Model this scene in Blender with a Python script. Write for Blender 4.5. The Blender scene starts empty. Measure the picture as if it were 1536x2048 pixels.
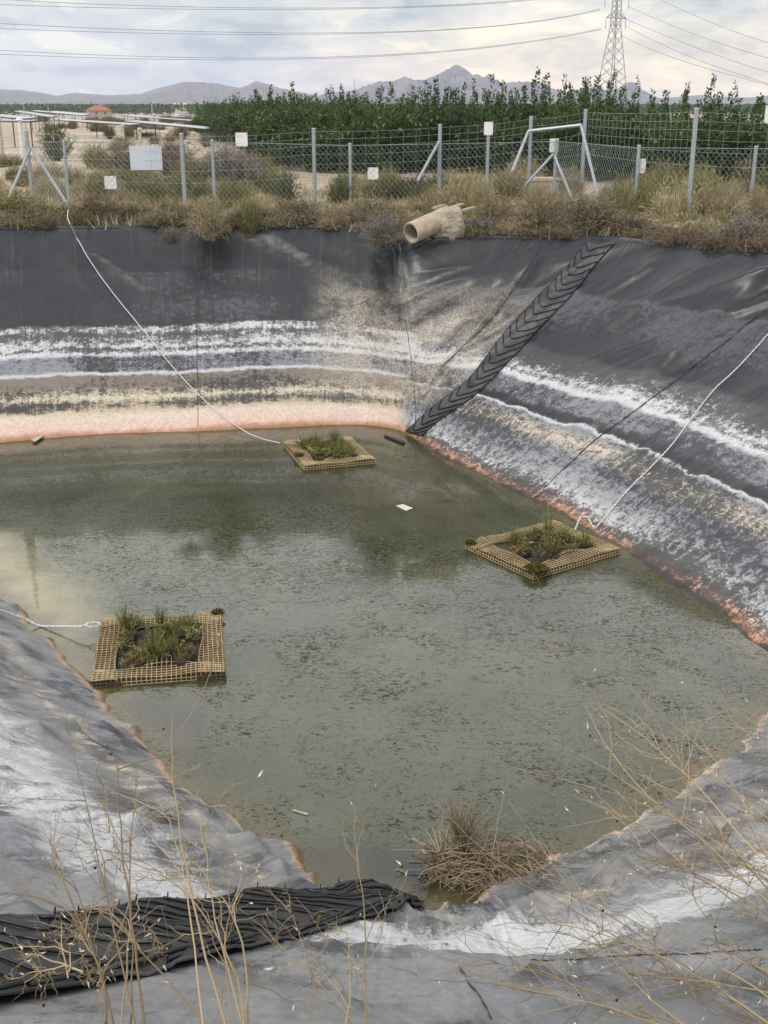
import bpy, math, random
import numpy as np
from mathutils import Vector, noise as mn
from mathutils.bvhtree import BVHTree
random.seed(7); rng = np.random.default_rng(7)
sc = bpy.context.scene; COL = sc.collection
# ---------------------------------------------------------------- camera, world, sun, exposure
F = 2300.; PIT = math.atan(812 / F); CP, SP = math.cos(PIT), math.sin(PIT); CZ = 2.0; WZ = -2.77
cd = bpy.data.cameras.new('camera'); cam = bpy.data.objects.new('camera', cd); COL.objects.link(cam)
cam.location = (0, 0, CZ); cam.rotation_euler = (math.pi / 2 - PIT, 0, 0)
cd.sensor_fit = 'VERTICAL'; cd.sensor_height = 24; cd.sensor_width = 18; cd.lens = F / 2048 * 24
cd.clip_start = .05; cd.clip_end = 30000; sc.camera = cam
SUN_EL, SUN_AZ = math.radians(52), math.radians(215)      # azimuth clockwise from +Y
sl = bpy.data.lights.new('sun', 'SUN'); sl.energy = 1.6; sl.angle = math.radians(14); sl.color = (1, .95, .88)
so = bpy.data.objects.new('sun', sl); COL.objects.link(so)
sd = Vector((math.sin(SUN_AZ) * math.cos(SUN_EL), math.cos(SUN_AZ) * math.cos(SUN_EL), math.sin(SUN_EL)))
so.rotation_euler = sd.to_track_quat('Z', 'Y').to_euler(); so.location = (0, -5, 30)
sc.view_settings.view_transform = 'Standard'; sc.view_settings.look = 'None'
sc.view_settings.gamma = 1; sc.view_settings.exposure = 0.30; sc.view_settings.use_curve_mapping = False
sc.cycles.max_bounces = 6; sc.cycles.volume_bounces = 2; sc.cycles.transparent_max_bounces = 8
sc.cycles.use_denoising = True

class NT:
    """small node helper"""
    def __init__(s, nt): s.nt = nt; s.n = nt.nodes; s.l = nt.links
    def new(s, t, **k):
        o = s.n.new(t)
        for a, v in k.items():
            if hasattr(o, a): setattr(o, a, v)
        return o
    def link(s, a, b): s.l.new(a, b)
    def put(s, sock, v):
        if hasattr(v, 'is_output'): s.l.new(v, sock)
        else: sock.default_value = v
    def math(s, op, a, b=0., c=None, clamp=False):
        o = s.new('ShaderNodeMath', operation=op, use_clamp=clamp)
        s.put(o.inputs[0], a); s.put(o.inputs[1], b)
        if c is not None: s.put(o.inputs[2], c)
        return o.outputs[0]
    def mix(s, f, a, b, blend='MIX'):
        o = s.new('ShaderNodeMix', data_type='RGBA', blend_type=blend)
        s.put(o.inputs[0], f); s.put(o.inputs[6], a); s.put(o.inputs[7], b)
        return o.outputs[2]
    def noise(s, vec, scale, detail=4., rough=.55, dist=0., color=False):
        o = s.new('ShaderNodeTexNoise'); s.put(o.inputs['Scale'], scale); o.inputs['Detail'].default_value = detail
        o.inputs['Roughness'].default_value = rough; o.inputs['Distortion'].default_value = dist
        if vec is not None: s.l.new(vec, o.inputs['Vector'])
        return o.outputs['Color'] if color else o.outputs['Fac']
    def ramp(s, fac, stops, interp='LINEAR'):
        o = s.new('ShaderNodeValToRGB'); r = o.color_ramp; r.interpolation = interp
        while len(r.elements) < len(stops): r.elements.new(.5)
        for e, (p, c) in zip(r.elements, stops):
            e.position = p; e.color = c if len(c) == 4 else (*c, 1)
        s.l.new(fac, o.inputs[0]); return o.outputs
    def smooth(s, v, lo, hi):
        o = s.new('ShaderNodeMapRange', interpolation_type='SMOOTHSTEP')
        s.put(o.inputs[0], v); s.put(o.inputs[1], lo); s.put(o.inputs[2], hi); return o.outputs[0]
    def scale(s, vec, sx, sy, sz):
        o = s.new('ShaderNodeMapping'); o.inputs['Scale'].default_value = (sx, sy, sz); s.l.new(vec, o.inputs['Vector']); return o.outputs[0]
    def attr(s, name):
        o = s.new('ShaderNodeAttribute'); o.attribute_name = name; return o.outputs
    def bump(s, h, strength=.3, dist=.02):
        o = s.new('ShaderNodeBump'); o.inputs['Strength'].default_value = strength; o.inputs['Distance'].default_value = dist
        s.l.new(h, o.inputs['Height']); return o.outputs[0]

world = bpy.data.worlds.new('World'); sc.world = world; world.use_nodes = True
N = NT(world.node_tree); N.n.clear()
tc = N.new('ShaderNodeTexCoord').outputs['Generated']
sky = N.new('ShaderNodeTexSky', sky_type='NISHITA', sun_disc=False); sky.sun_elevation = SUN_EL; sky.sun_rotation = SUN_AZ
b1 = N.new('ShaderNodeBackground'); N.link(sky.outputs[0], b1.inputs[0]); b1.inputs[1].default_value = .12
sx = N.new('ShaderNodeSeparateXYZ'); N.link(tc, sx.inputs[0])
el = sx.outputs['Z']
cv = N.scale(tc, 2.2, 2.2, 8.)
c1 = N.noise(cv, 2.6, 9, .56, .3)
cv2 = N.scale(tc, 6., 6., 20.)
c2 = N.noise(cv2, 2.3, 7, .6, .4)
cool = N.ramp(el, [(0., (.62, .66, .72)), (.03, (.75, .77, .77)), (.07, (.59, .63, .65)), (.12, (.57, .61, .63)), (.24, (.82, .85, .87)), (.40, (1.30, 1.30, 1.28)), (.60, (.86, .87, .87)), (1., (.80, .81, .82))])[0]
warm = N.ramp(el, [(0., (.80, .76, .74)), (.016, (1.10, .92, .66)), (.042, (1.04, .90, .68)), (.068, (.80, .77, .68)), (.10, (.58, .62, .63)), (.24, (.82, .85, .87)), (.40, (1.30, 1.30, 1.28)), (.60, (.86, .87, .87)), (1., (.80, .81, .82))])[0]
base = N.mix(N.smooth(N.math('ADD', sx.outputs['X'], N.math('MULTIPLY', N.math('SUBTRACT', c1, .5), .5)), -.16, .06), cool, warm)
shade = N.ramp(c1, [(.36, (.78, .82, .88)), (.5, (1, 1, 1)), (.64, (1.16, 1.13, 1.08))])[0]
col = N.mix(1., base, shade, 'MULTIPLY')
shade2 = N.ramp(c2, [(.36, (.73, .765, .81)), (.46, (.97, .98, 1)), (.54, (1, 1, 1)), (.60, (1.22, 1.17, 1.06))])[0]
low = N.smooth(el, .30, .10)
col = N.mix(low, col, N.mix(1., col, shade2, 'MULTIPLY'))
b2 = N.new('ShaderNodeBackground'); N.link(col, b2.inputs[0]); b2.inputs[1].default_value = 1.0
mx = N.new('ShaderNodeMixShader'); N.put(mx.inputs[0], .93)
N.link(b1.outputs[0], mx.inputs[1]); N.link(b2.outputs[0], mx.inputs[2])
N.link(mx.outputs[0], N.new('ShaderNodeOutputWorld').inputs[0])

# ---------------------------------------------------------------- helpers
def ray(x, y):
    u = (x - 768) / F; v = (y - 1024) / F
    return np.array([u, CP - v * SP, -SP - v * CP])
CAM = np.array([0, 0, CZ])
def atz(x, y, z): d = ray(x, y); return CAM + d * (z - CZ) / d[2]
def aty(x, y, Y): d = ray(x, y); return CAM + d * Y / d[1]
def sstep(a, b, x): t = np.clip((x - a) / (b - a), 0, 1); return t * t * (3 - 2 * t)

def mat(name, col, rough=.7, spec=.4, metal=0., var=0., vscale=8., bump=0., bscale=60., bdist=.01, attr=None, col2=None, trans=0.):
    m = bpy.data.materials.new(name); m.use_nodes = True; N = NT(m.node_tree); b = N.n['Principled BSDF']
    tcn = N.new('ShaderNodeTexCoord').outputs['Object']
    c = (*col, 1)
    if attr:
        c = N.mix(N.attr(attr)[2], (*col, 1), (*col2, 1))
        oi = N.new('ShaderNodeObjectInfo').outputs['Random']
        c = N.mix(1., c, N.ramp(oi, [(0, (.78, .78, .78)), (1, (1.2, 1.2, 1.15))])[0], 'MULTIPLY')
    elif col2:
        c = N.mix(N.smooth(N.noise(tcn, vscale, 5), .35, .65), (*col, 1), (*col2, 1))
    if var:
        c = N.mix(1., c, N.ramp(N.noise(tcn, vscale * 2.3, 6), [(.25, (1 - var,) * 3), (.75, (1 + var,) * 3)])[0], 'MULTIPLY')
    N.put(b.inputs['Base Color'], c)
    b.inputs['Roughness'].default_value = rough; b.inputs['Metallic'].default_value = metal; b.inputs['Specular IOR Level'].default_value = spec
    if bump: N.link(N.bump(N.noise(tcn, bscale, 5), bump, bdist), b.inputs['Normal'])
    if trans:
        t = N.new('ShaderNodeBsdfTranslucent'); N.put(t.inputs[0], c); ms = N.new('ShaderNodeMixShader'); ms.inputs[0].default_value = trans
        N.link(b.outputs[0], ms.inputs[1]); N.link(t.outputs[0], ms.inputs[2]); N.link(ms.outputs[0], N.n['Material Output'].inputs[0])
    return m

def link(name, me, m, parent=None, loc=None, smooth=False):
    o = bpy.data.objects.new(name, me); COL.objects.link(o)
    if m is not None and not me.materials: me.materials.append(m)
    if parent is not None: o.parent = parent
    if loc is not None: o.location = loc
    if smooth: me.polygons.foreach_set('use_smooth', [True] * len(me.polygons))
    return o
def tag(o, label=None, cat=None, group=None, kind=None):
    if label: o['label'] = label
    if cat: o['category'] = cat
    if group: o['group'] = group
    if kind: o['kind'] = kind
    return o
def empty(name, loc, label=None, cat=None, group=None, rz=0.):
    o = bpy.data.objects.new(name, None); COL.objects.link(o); o.location = loc; o.rotation_euler = (0, 0, rz); o.empty_display_size = .1
    return tag(o, label, cat, group)
def copy_tree(o, parent=None):
    c = o.copy(); COL.objects.link(c)
    if parent is not None: c.parent = parent
    for ch in o.children: copy_tree(ch, c)
    return c

class MB:
    def __init__(s): s.v = []; s.f = []; s.t = []; s.n = 0
    def add(s, v, f, t=0.):
        v = np.asarray(v, float); s.v.append(v); s.f += [[int(i) + s.n for i in q] for q in f]
        s.t.append(np.full(len(v), t) if np.isscalar(t) else np.asarray(t, float)); s.n += len(v)
    def box(s, a, b, R=None, o=(0, 0, 0)):
        a = np.array(a, float); b = np.array(b, float)
        v = np.array([[(a, b)[i][0], (a, b)[j][1], (a, b)[k][2]] for i in (0, 1) for j in (0, 1) for k in (0, 1)])
        if R is not None: v = v @ np.array(R).T
        s.add(v + np.array(o), [[0, 1, 3, 2], [4, 6, 7, 5], [0, 4, 5, 1], [2, 3, 7, 6], [0, 2, 6, 4], [1, 5, 7, 3]])
    def tube(s, P, r, k=6, cap=True, t=0., up=None):
        P = np.asarray(P, float); n = len(P); r = np.broadcast_to(np.asarray(r, float), (n,))
        T = np.gradient(P, axis=0); T /= np.linalg.norm(T, axis=1)[:, None] + 1e-12
        if up is None: up = np.array([0, 0, 1.]) if abs(T[0][2]) < .9 and np.abs(T[:, 2]).max() < .97 else np.array([.83, .55, .05])
        up = np.asarray(up, float)
        A = np.cross(T, up); A /= np.linalg.norm(A, axis=1)[:, None] + 1e-9; B = np.cross(T, A)
        an = np.arange(k) * 2 * math.pi / k
        V = P[:, None] + r[:, None, None] * (np.cos(an)[None, :, None] * A[:, None] + np.sin(an)[None, :, None] * B[:, None])
        fs = []
        for i in range(n - 1):
            for j in range(k):
                fs.append([i * k + j, i * k + (j + 1) % k, (i + 1) * k + (j + 1) % k, (i + 1) * k + j])
        if not len(fs): return
        s.add(V.reshape(-1, 3), fs, t)
        if cap:
            s.f.append([s.n - n * k + j for j in range(k)][::-1]); s.f.append([s.n - k + j for j in range(k)])
    def bar(s, a, b, r, k=4): s.tube([a, b], r, k)
    def ribbons(s, P, w, t=0.):
        """P (n,k,3) strands, w (n,k) half widths -> flat ribbons with random facing"""
        n, k, _ = P.shape
        T = P[:, -1] - P[:, 0]; q = rng.normal(size=(n, 3)); S = np.cross(T, q); S /= np.linalg.norm(S, axis=1)[:, None] + 1e-9
        L = P - S[:, None] * w[..., None]; Rr = P + S[:, None] * w[..., None]
        V = np.stack([L, Rr], 2).reshape(-1, 3)
        base = (np.arange(n) * 2 * k)[:, None] + (np.arange(k - 1) * 2)[None]
        Fc = np.stack([base, base + 1, base + 3, base + 2], -1).reshape(-1, 4)
        s.add(V, Fc, np.repeat(np.broadcast_to(t, (n,)), 2 * k))
    def leaves(s, C, D, ln, wd, t=0.):
        """rhombic leaves: centre, direction, length, width arrays"""
        n = len(C); q = rng.normal(size=(n, 3)); S = np.cross(D, q); S /= np.linalg.norm(S, axis=1)[:, None] + 1e-9
        D = D / (np.linalg.norm(D, axis=1)[:, None] + 1e-9); ln = np.broadcast_to(ln, (n,))[:, None]; wd = np.broadcast_to(wd, (n,))[:, None]
        V = np.stack([C - D * ln * .5, C + S * wd * .5, C + D * ln * .5, C - S * wd * .5], 1).reshape(-1, 3)
        s.add(V, np.arange(4 * n).reshape(n, 4), np.repeat(np.broadcast_to(t, (n,)), 4))
    def mesh(s, name, tint=False):
        V = np.concatenate(s.v) if s.v else np.zeros((0, 3))
        me = bpy.data.meshes.new(name); me.from_pydata(V.tolist(), [], s.f)
        if tint:
            a = me.attributes.new('tint', 'FLOAT', 'POINT'); a.data.foreach_set('value', np.concatenate(s.t).astype(np.float32))
        me.update(); return me
    def build(s, name, m, parent=None, loc=None, smooth=False, tint=False):
        return link(name, s.mesh(name, tint), m, parent, loc, smooth)

def vnoise(P, sc_, seed=0):
    return np.array([mn.noise(Vector((p[0] * sc_ + seed * 7.3, p[1] * sc_ + seed * 3.1, p[2] * sc_ + seed))) for p in P])
def lattice(P, cell, seed):
    """fast value noise in 2-D, P (...,2)"""
    r = np.random.default_rng(seed); G = r.random((256, 256)); q = P / cell; i = np.floor(q).astype(int); f = q - i; f = f * f * (3 - 2 * f)
    g = lambda a, b: G[(i[..., 0] + a) % 256, (i[..., 1] + b) % 256]
    return ((g(0, 0) * (1 - f[..., 0]) + g(1, 0) * f[..., 0]) * (1 - f[..., 1]) + (g(0, 1) * (1 - f[..., 0]) + g(1, 1) * f[..., 0]) * f[..., 1]) * 2 - 1

# ---------------------------------------------------------------- materials
M = {}
M['galv'] = mat('galvanised_steel', (.36, .40, .42), .45, .5, .35, .15, 6)
M['wire'] = mat('fence_wire', (.30, .34, .33), .5, .5, .4)
M['sign'] = mat('sign_plate', (.78, .77, .76), .5, .4, 0, .05, 12)
M['board'] = mat('blank_board', (.55, .60, .66), .35, .5, 0, .05, 5)
M['pipe'] = mat('concrete_pipe', (.40, .32, .23), .85, .2, 0, .2, 5, .3, 60, col2=(.47, .39, .29))
M['mortar'] = mat('mortar', (.43, .37, .28), .95, .1, 0, .3, 6, .9, 25, .03, col2=(.34, .29, .22))
M['concrete'] = mat('concrete', (.42, .38, .33), .9, .2, 0, .2, 3, .4, 40)
M['plank'] = mat('weathered_plank', (.38, .32, .24), .9, .1, 0, .3, 8)
M['rope'] = mat('white_rope', (.60, .61, .63), .8, .2, 0, .1, 40)
M['rubber'] = mat('black_rubber', (.022, .023, .026), .5, .5, 0, .3, 9, .3, 70, .004)
M['rib'] = mat('black_rib', (.010, .010, .011), .40, .5)
M['matsheet'] = mat('mat_sheet', (.030, .032, .037), .5, .5, 0, .4, 4, .3, 40, .004, col2=(.065, .067, .073))
M['net'] = mat('beige_net', (.46, .36, .215), .7, .3, 0, .25, 8, col2=(.34, .26, .14))
M['blacknet'] = mat('black_net', (.015, .015, .014), .6, .3)
M['beam'] = mat('brown_beam', (.075, .042, .026), .8, .3, 0, .4, 10, .4, 40)
M['soil'] = mat('wet_soil', (.035, .024, .016), .75, .4, 0, .5, 12, .8, 30, .02, col2=(.06, .045, .035))
M['moss'] = mat('pond_moss', (.06, .06, .015), .9, .1, 0, .4, 14, attr='tint', col2=(.12, .11, .03))
M['sedge'] = mat('sedge_leaf', (.055, .085, .028), .6, .3, attr='tint', col2=(.30, .30, .10), trans=.25)
M['sedge_dry'] = mat('dry_sedge', (.10, .075, .03), .7, .2, attr='tint', col2=(.30, .24, .10), trans=.2)
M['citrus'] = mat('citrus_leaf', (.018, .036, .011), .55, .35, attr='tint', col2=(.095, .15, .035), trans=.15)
M['bark'] = mat('bark', (.10, .08, .06), .9, .1)
M['dry_brown'] = mat('dry_brown_twigs', (.115, .085, .062), .9, .1, attr='tint', col2=(.28, .225, .16))
M['dry_straw'] = mat('dry_straw', (.23, .185, .11), .9, .1, attr='tint', col2=(.43, .37, .24))
M['dry_grey'] = mat('grey_twigs', (.13, .11, .10), .9, .1, attr='tint', col2=(.30, .26, .22))
M['olive'] = mat('olive_broom', (.10, .098, .042), .9, .1, attr='tint', col2=(.28, .255, .12))
M['greygreen'] = mat('grey_green_leaf', (.06, .07, .035), .8, .2, attr='tint', col2=(.20, .21, .11))
M['clump'] = mat('clump_stalks', (.15, .11, .075), .9, .1, attr='tint', col2=(.42, .34, .24))
M['stalk'] = mat('dry_stalk', (.22, .155, .095), .8, .2, attr='tint', col2=(.42, .33, .21))
M['husk'] = mat('pale_husk', (.66, .60, .48), .8, .2)
M['seed'] = mat('dark_seed_head', (.05, .035, .025), .9, .1)
M['panel'] = mat('solar_glass', (.42, .43, .47), .25, .6, 0)  # pale base paints in the sky reflected by the glass
M['rust'] = mat('dark_frame', (.06, .05, .05), .7, .3)
M['wall'] = mat('rough_plaster', (.36, .31, .27), .9, .1, 0, .15, 1.5)
M['cream'] = mat('cream_plaster', (.55, .46, .32), .9, .1)
M['white'] = mat('white_plaster', (.66, .66, .66), .8, .2)
M['tile'] = mat('red_roof', (.36, .15, .10), .85, .2, 0, .2, 3)
M['dark'] = mat('dark_opening', (.02, .02, .022), .6, .3)
M['pylon'] = mat('pylon_steel', (.26, .27, .28), .6, .4, .2)
M['cable'] = mat('cable', (.16, .17, .19), .6, .4)
M['stone'] = mat('pale_stone', (.50, .42, .33), .9, .1, 0, .2, 6, .5, 20)
M['paper'] = mat('paper_scrap', (.58, .55, .43), .8, .2)

# ---------------------------------------------------------------- pond geometry
def Wp(x, y): return atz(x, y, WZ)
def Rp(x, y): return atz(x, y, 0.)
def w(x, y, z): return np.array([x, y, z], float)
ST = [(w(-7.6, 15.9, WZ), w(-9.3, 20.0, 0)), (Wp(0, 884), Rp(0, 458)), (Wp(200, 868), Rp(195, 456)), (Wp(395, 862), Rp(392, 455)),
      (Wp(600, 853), Rp(620, 455)), (Wp(720, 848), Rp(745, 462)), (Wp(800, 860), Rp(792, 476)), (Wp(832, 878), Rp(1045, 476)),
      (Wp(845, 890), Rp(1225, 478)), (Wp(960, 950), Rp(1536, 515)), (Wp(1070, 1000), w(6.3, 15.6, 0)), (Wp(1250, 1095), w(7.1, 13.8, 0)),
      (Wp(1450, 1240), w(7.9, 11.8, 0)), (Wp(1536, 1310), w(8.2, 10.6, 0)), (w(3.85, 9.05, WZ), w(8.5, 8.2, 0)), (Wp(1536, 1420), w(7.4, 5.9, 0)),
      (Wp(1440, 1540), w(5.7, 4.4, 0)), (Wp(1200, 1670), w(4.2, 3.2, 0)), (Wp(1060, 1750), w(3.1, 2.6, 0)), (Wp(930, 1805), w(1.6, 2.0, 0)),
      (Wp(850, 1818), w(.3, 1.85, 0)), (Wp(690, 1785), w(-1.5, 2.2, 0)), (Wp(600, 1735), w(-3.0, 3.1, 0)), (Wp(490, 1655), w(-4.0, 4.2, 0)),
      (Wp(360, 1560), w(-4.9, 5.2, 0)), (Wp(200, 1395), w(-6.3, 6.9, 0)), (Wp(90, 1270), w(-7.3, 8.3, 0)), (Wp(0, 1190), w(-8.3, 9.6, 0)),
      (w(-6.2, 13.7, WZ), w(-10.5, 12.6, 0)), (w(-7.5, 15.2, WZ), w(-11.0, 17.0, 0))]
W0 = np.array([s[0] for s in ST]); R0 = np.array([s[1] for s in ST]); mid0 = (W0 + R0) / 2
seg = np.linalg.norm(np.roll(mid0, -1, 0) - mid0, axis=1); cum = np.concatenate([[0], np.cumsum(seg)]); LEN = cum[-1]
NU = 1000; U = np.arange(NU) / NU * LEN
def loop(A):
    A2 = np.vstack([A, A[:1]]); o = np.stack([np.interp(U, cum, A2[:, i]) for i in range(3)], 1)
    k = np.exp(-.5 * (np.arange(-14, 15) / 4.5) ** 2); k /= k.sum()
    e = np.vstack([o[-14:], o, o[:14]]); return np.stack([np.convolve(e[:, i], k, 'valid') for i in range(3)], 1)
Wl, Rl = loop(W0), loop(R0)
CTR = np.array([-1.5, 11., 0])
outd = Rl - CTR; outd[:, 2] = 0; outd /= np.linalg.norm(outd, axis=1)[:, None]
def sec(u):       # soft membership of the walls: far, right, near left (rest: near right)
    idx = lambda a: cum[a]
    b = .35
    win = lambda a, c: sstep(a - b, a + b, u) * (1 - sstep(c - b, c + b, u))
    far = win(-9, idx(6) + .2); right = win(idx(6) + .2, idx(14)); corner = win(idx(6) - 1.7, idx(7) + .5)
    nl = win(idx(20), idx(28) + 1.); far = np.maximum(far, sstep(idx(28) + .6, idx(28) + 1.4, u))
    return far, right, nl, corner
vs = np.concatenate([np.linspace(-.35, 0, 14)[:-1], np.linspace(0, 1, 120)])
rows, vco = [], []
D_ = Rl - Wl
rows.append(Wl - D_ * .35 + (CTR - Wl) * np.array([.45, .45, 0]) + np.array([0, 0, -.1])); vco.append(-.6)
for v in vs: rows.append(Wl + D_ * v + np.array([0, 0, -.05 * max(0, v - .9) * 4 * (v - .9) * 10 if v > .9 else 0])); vco.append(v)
rows[-1] = Rl + np.array([0, 0, -.03])
for e, z in ((.05, .015), (.12, .03), (.25, .03), (.4, .02), (.5, -.12)): rows.append(Rl + outd * e + np.array([0, 0, z])); vco.append(1 + e * .2)
G = np.array(rows); NV = len(G); vco = np.array(vco)
def grid_faces(nv, nu, wrap=True):
    i = np.arange(nv - 1)[:, None]; j = np.arange(nu if wrap else nu - 1)[None]; j2 = (j + 1) % nu
    return np.stack([i * nu + j, i * nu + j2, (i + 1) * nu + j2, (i + 1) * nu + j], -1).reshape(-1, 4)
FG = grid_faces(NV, NU)
def normals(G):
    dv = np.gradient(G, axis=0); du = (np.roll(G, -1, 1) - np.roll(G, 1, 1)); n = np.cross(du, dv)
    n /= np.linalg.norm(n, axis=2)[..., None] + 1e-9; return np.where(n[..., 2:3] < 0, -n, n)
bvh0 = BVHTree.FromPolygons(G.reshape(-1, 3).tolist(), FG.tolist())
def hit(bvh, x, y):
    d = Vector(ray(x, y)).normalized(); h = bvh.ray_cast(Vector(CAM), d)
    return np.array(h[0]) if h[0] is not None else None
NRM = normals(G); far, right, nl, cor = sec(U); nearw = sstep(cum[14] - .5, cum[14] + .3, U) * (1 - sstep(cum[28] + .4, cum[28] + 1.2, U))
UV = np.stack(np.broadcast_arrays(U[None], vco[:, None] * 4.6), -1)
disp = np.zeros((NV, NU)); fade = sstep(-.15, .03, vco) * (1 - sstep(.97, 1.03, vco)); fade = np.maximum(fade, .12 * (vco > -.3) * (vco < 1.02))
Uu, Vv = UV[..., 0], UV[..., 1]
def fold(shear, cu, cvv, seed, p=2.):
    q = np.stack([(Uu + shear * Vv) / cu, (Vv - .15 * Uu) / cvv], -1); n = lattice(q, 1., seed); return (1 - np.abs(n)) ** p
ds = .022 * (lattice(UV, 1.3, 1) + .6 * lattice(UV, .5, 2))
topw = sstep(1.4, 4.2, Vv)
disp += ds * .7
disp += right[None] * (.10 * topw + .025) * (fold(-.9, .75, 3.2, 3, 4.) + .5 * fold(-.5, .4, 1.6, 4, 4.))
disp += far[None] * (.05 * sstep(2.8, 4.4, Vv) + .006) * fold(.7, .8, 2.4, 5, 3.)
nr = np.clip(1 - far - right - nl, 0, 1)
disp += (nl + nr)[None] * (.060 * fold(.9, .6, 3.4, 6, 5.) + .045 * fold(-.8, .45, 1.5, 8, 4.) + 0.011 * fold(.3, .17, .7, 9, 3.) + .012 * fold(-.4, .12, .5, 14, 3.) - .035)
disp += .004 * lattice(UV, .11, 11) + .003 * lattice(UV, .05, 12)
disp += .012 * sstep(.35, .0, Vv) * lattice(UV, .17, 13)
# individual creases traced on the liner: pixel path, height, half width
def ridge(path, h, wd, ext=0.):
    P = [hit(bvh0, *p) for p in path]; P = [p for p in P if p is not None]
    if len(P) < 2: return
    best = np.full((NV, NU), 9e9); sgn = np.zeros((NV, NU))
    lo = np.min(P, 0) - 5 * wd; hi = np.max(P, 0) + 5 * wd
    msk = ((G > lo) & (G < hi)).all(-1); Q = G[msk]; b = np.full(len(Q), 9e9); sg = np.zeros(len(Q)); nq = NRM[msk]
    for a, c in zip(P[:-1], P[1:]):
        d = c - a; t = np.clip(((Q - a) @ d) / (d @ d), 0, 1); r = Q - a - t[:, None] * d; dist = np.linalg.norm(r, axis=1)
        s = np.sign(np.einsum('ij,ij->i', np.cross(np.broadcast_to(d, Q.shape), r), nq)); k = dist < b; b[k] = dist[k]; sg[k] = s[k]
    w_ = np.where(sg > 0, wd, wd * 2.4); disp[msk] += h * np.exp(-(b / w_) ** 2)
RIDGES = [([(795, 500), (805, 580), (820, 680), (832, 790), (832, 850)], .05, .05), ([(1085, 500), (1050, 560), (1010, 600), (960, 660), (880, 735), (850, 790)], .07, .06),
          ([(1536, 560), (1450, 620), (1350, 720), (1260, 800), (1180, 860)], .10, .12), ([(1536, 690), (1440, 780), (1300, 880)], .04, .10),
          ([(560, 470), (640, 520), (720, 560)], .05, .08), ([(0, 1668), (120, 1668), (280, 1668), (420, 1688), (560, 1712)], .09, .07),
          ([(0, 1540), (100, 1600), (220, 1640)], .06, .08), ([(60, 1400), (170, 1480), (300, 1570), (400, 1640)], .05, .07), ([(380, 1640), (490, 1700), (560, 1740)], .05, .06),
          ([(450, 1720), (520, 1745), (640, 1778)], .05, .05), ([(880, 1925), (1010, 1925), (1200, 1918), (1400, 1908), (1536, 1902)], .03, .035),
          ([(870, 1890), (1000, 1865), (1200, 1800), (1400, 1720), (1536, 1640)], .04, .08), ([(1536, 1560), (1400, 1650), (1250, 1740)], .05, .09),
          ([(920, 1935), (945, 1975), (985, 2048)], .03, .04), ([(700, 1930), (900, 1960), (1100, 2010)], .02, .06), ([(560, 2030), (700, 1985), (860, 1990)], .02, .05),
          ([(1300, 540), (1220, 590), (1120, 660)], .03, .07), ([(1420, 520), (1340, 590), (1210, 660)], .03, .08), ([(1200, 520), (1130, 560), (1060, 620)], .025, .06)]
for r_ in RIDGES: ridge(*r_)
G = G + NRM * (disp * fade[:, None])[..., None]
me = bpy.data.meshes.new('pond_liner'); me.from_pydata(G.reshape(-1, 3).tolist(), [], FG.tolist())
uvl = me.uv_layers.new(name='UVMap'); li = np.array([l.vertex_index for l in me.loops]); uu = np.stack([UV[..., 0].ravel()[li], np.broadcast_to(vco[:, None], (NV, NU)).ravel()[li]], 1)
uu[:, 0][(li % NU == 0)] = np.where(True, 0, 0)
uvl.data.foreach_set('uv', uu.astype(np.float32).ravel())
for nm, arr in (('far', far), ('right', right), ('nleft', nl), ('corner', cor), ('nearw', nearw)):
    a = me.attributes.new(nm, 'FLOAT', 'POINT'); a.data.foreach_set('value', np.broadcast_to(arr[None], (NV, NU)).astype(np.float32).ravel())
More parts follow.
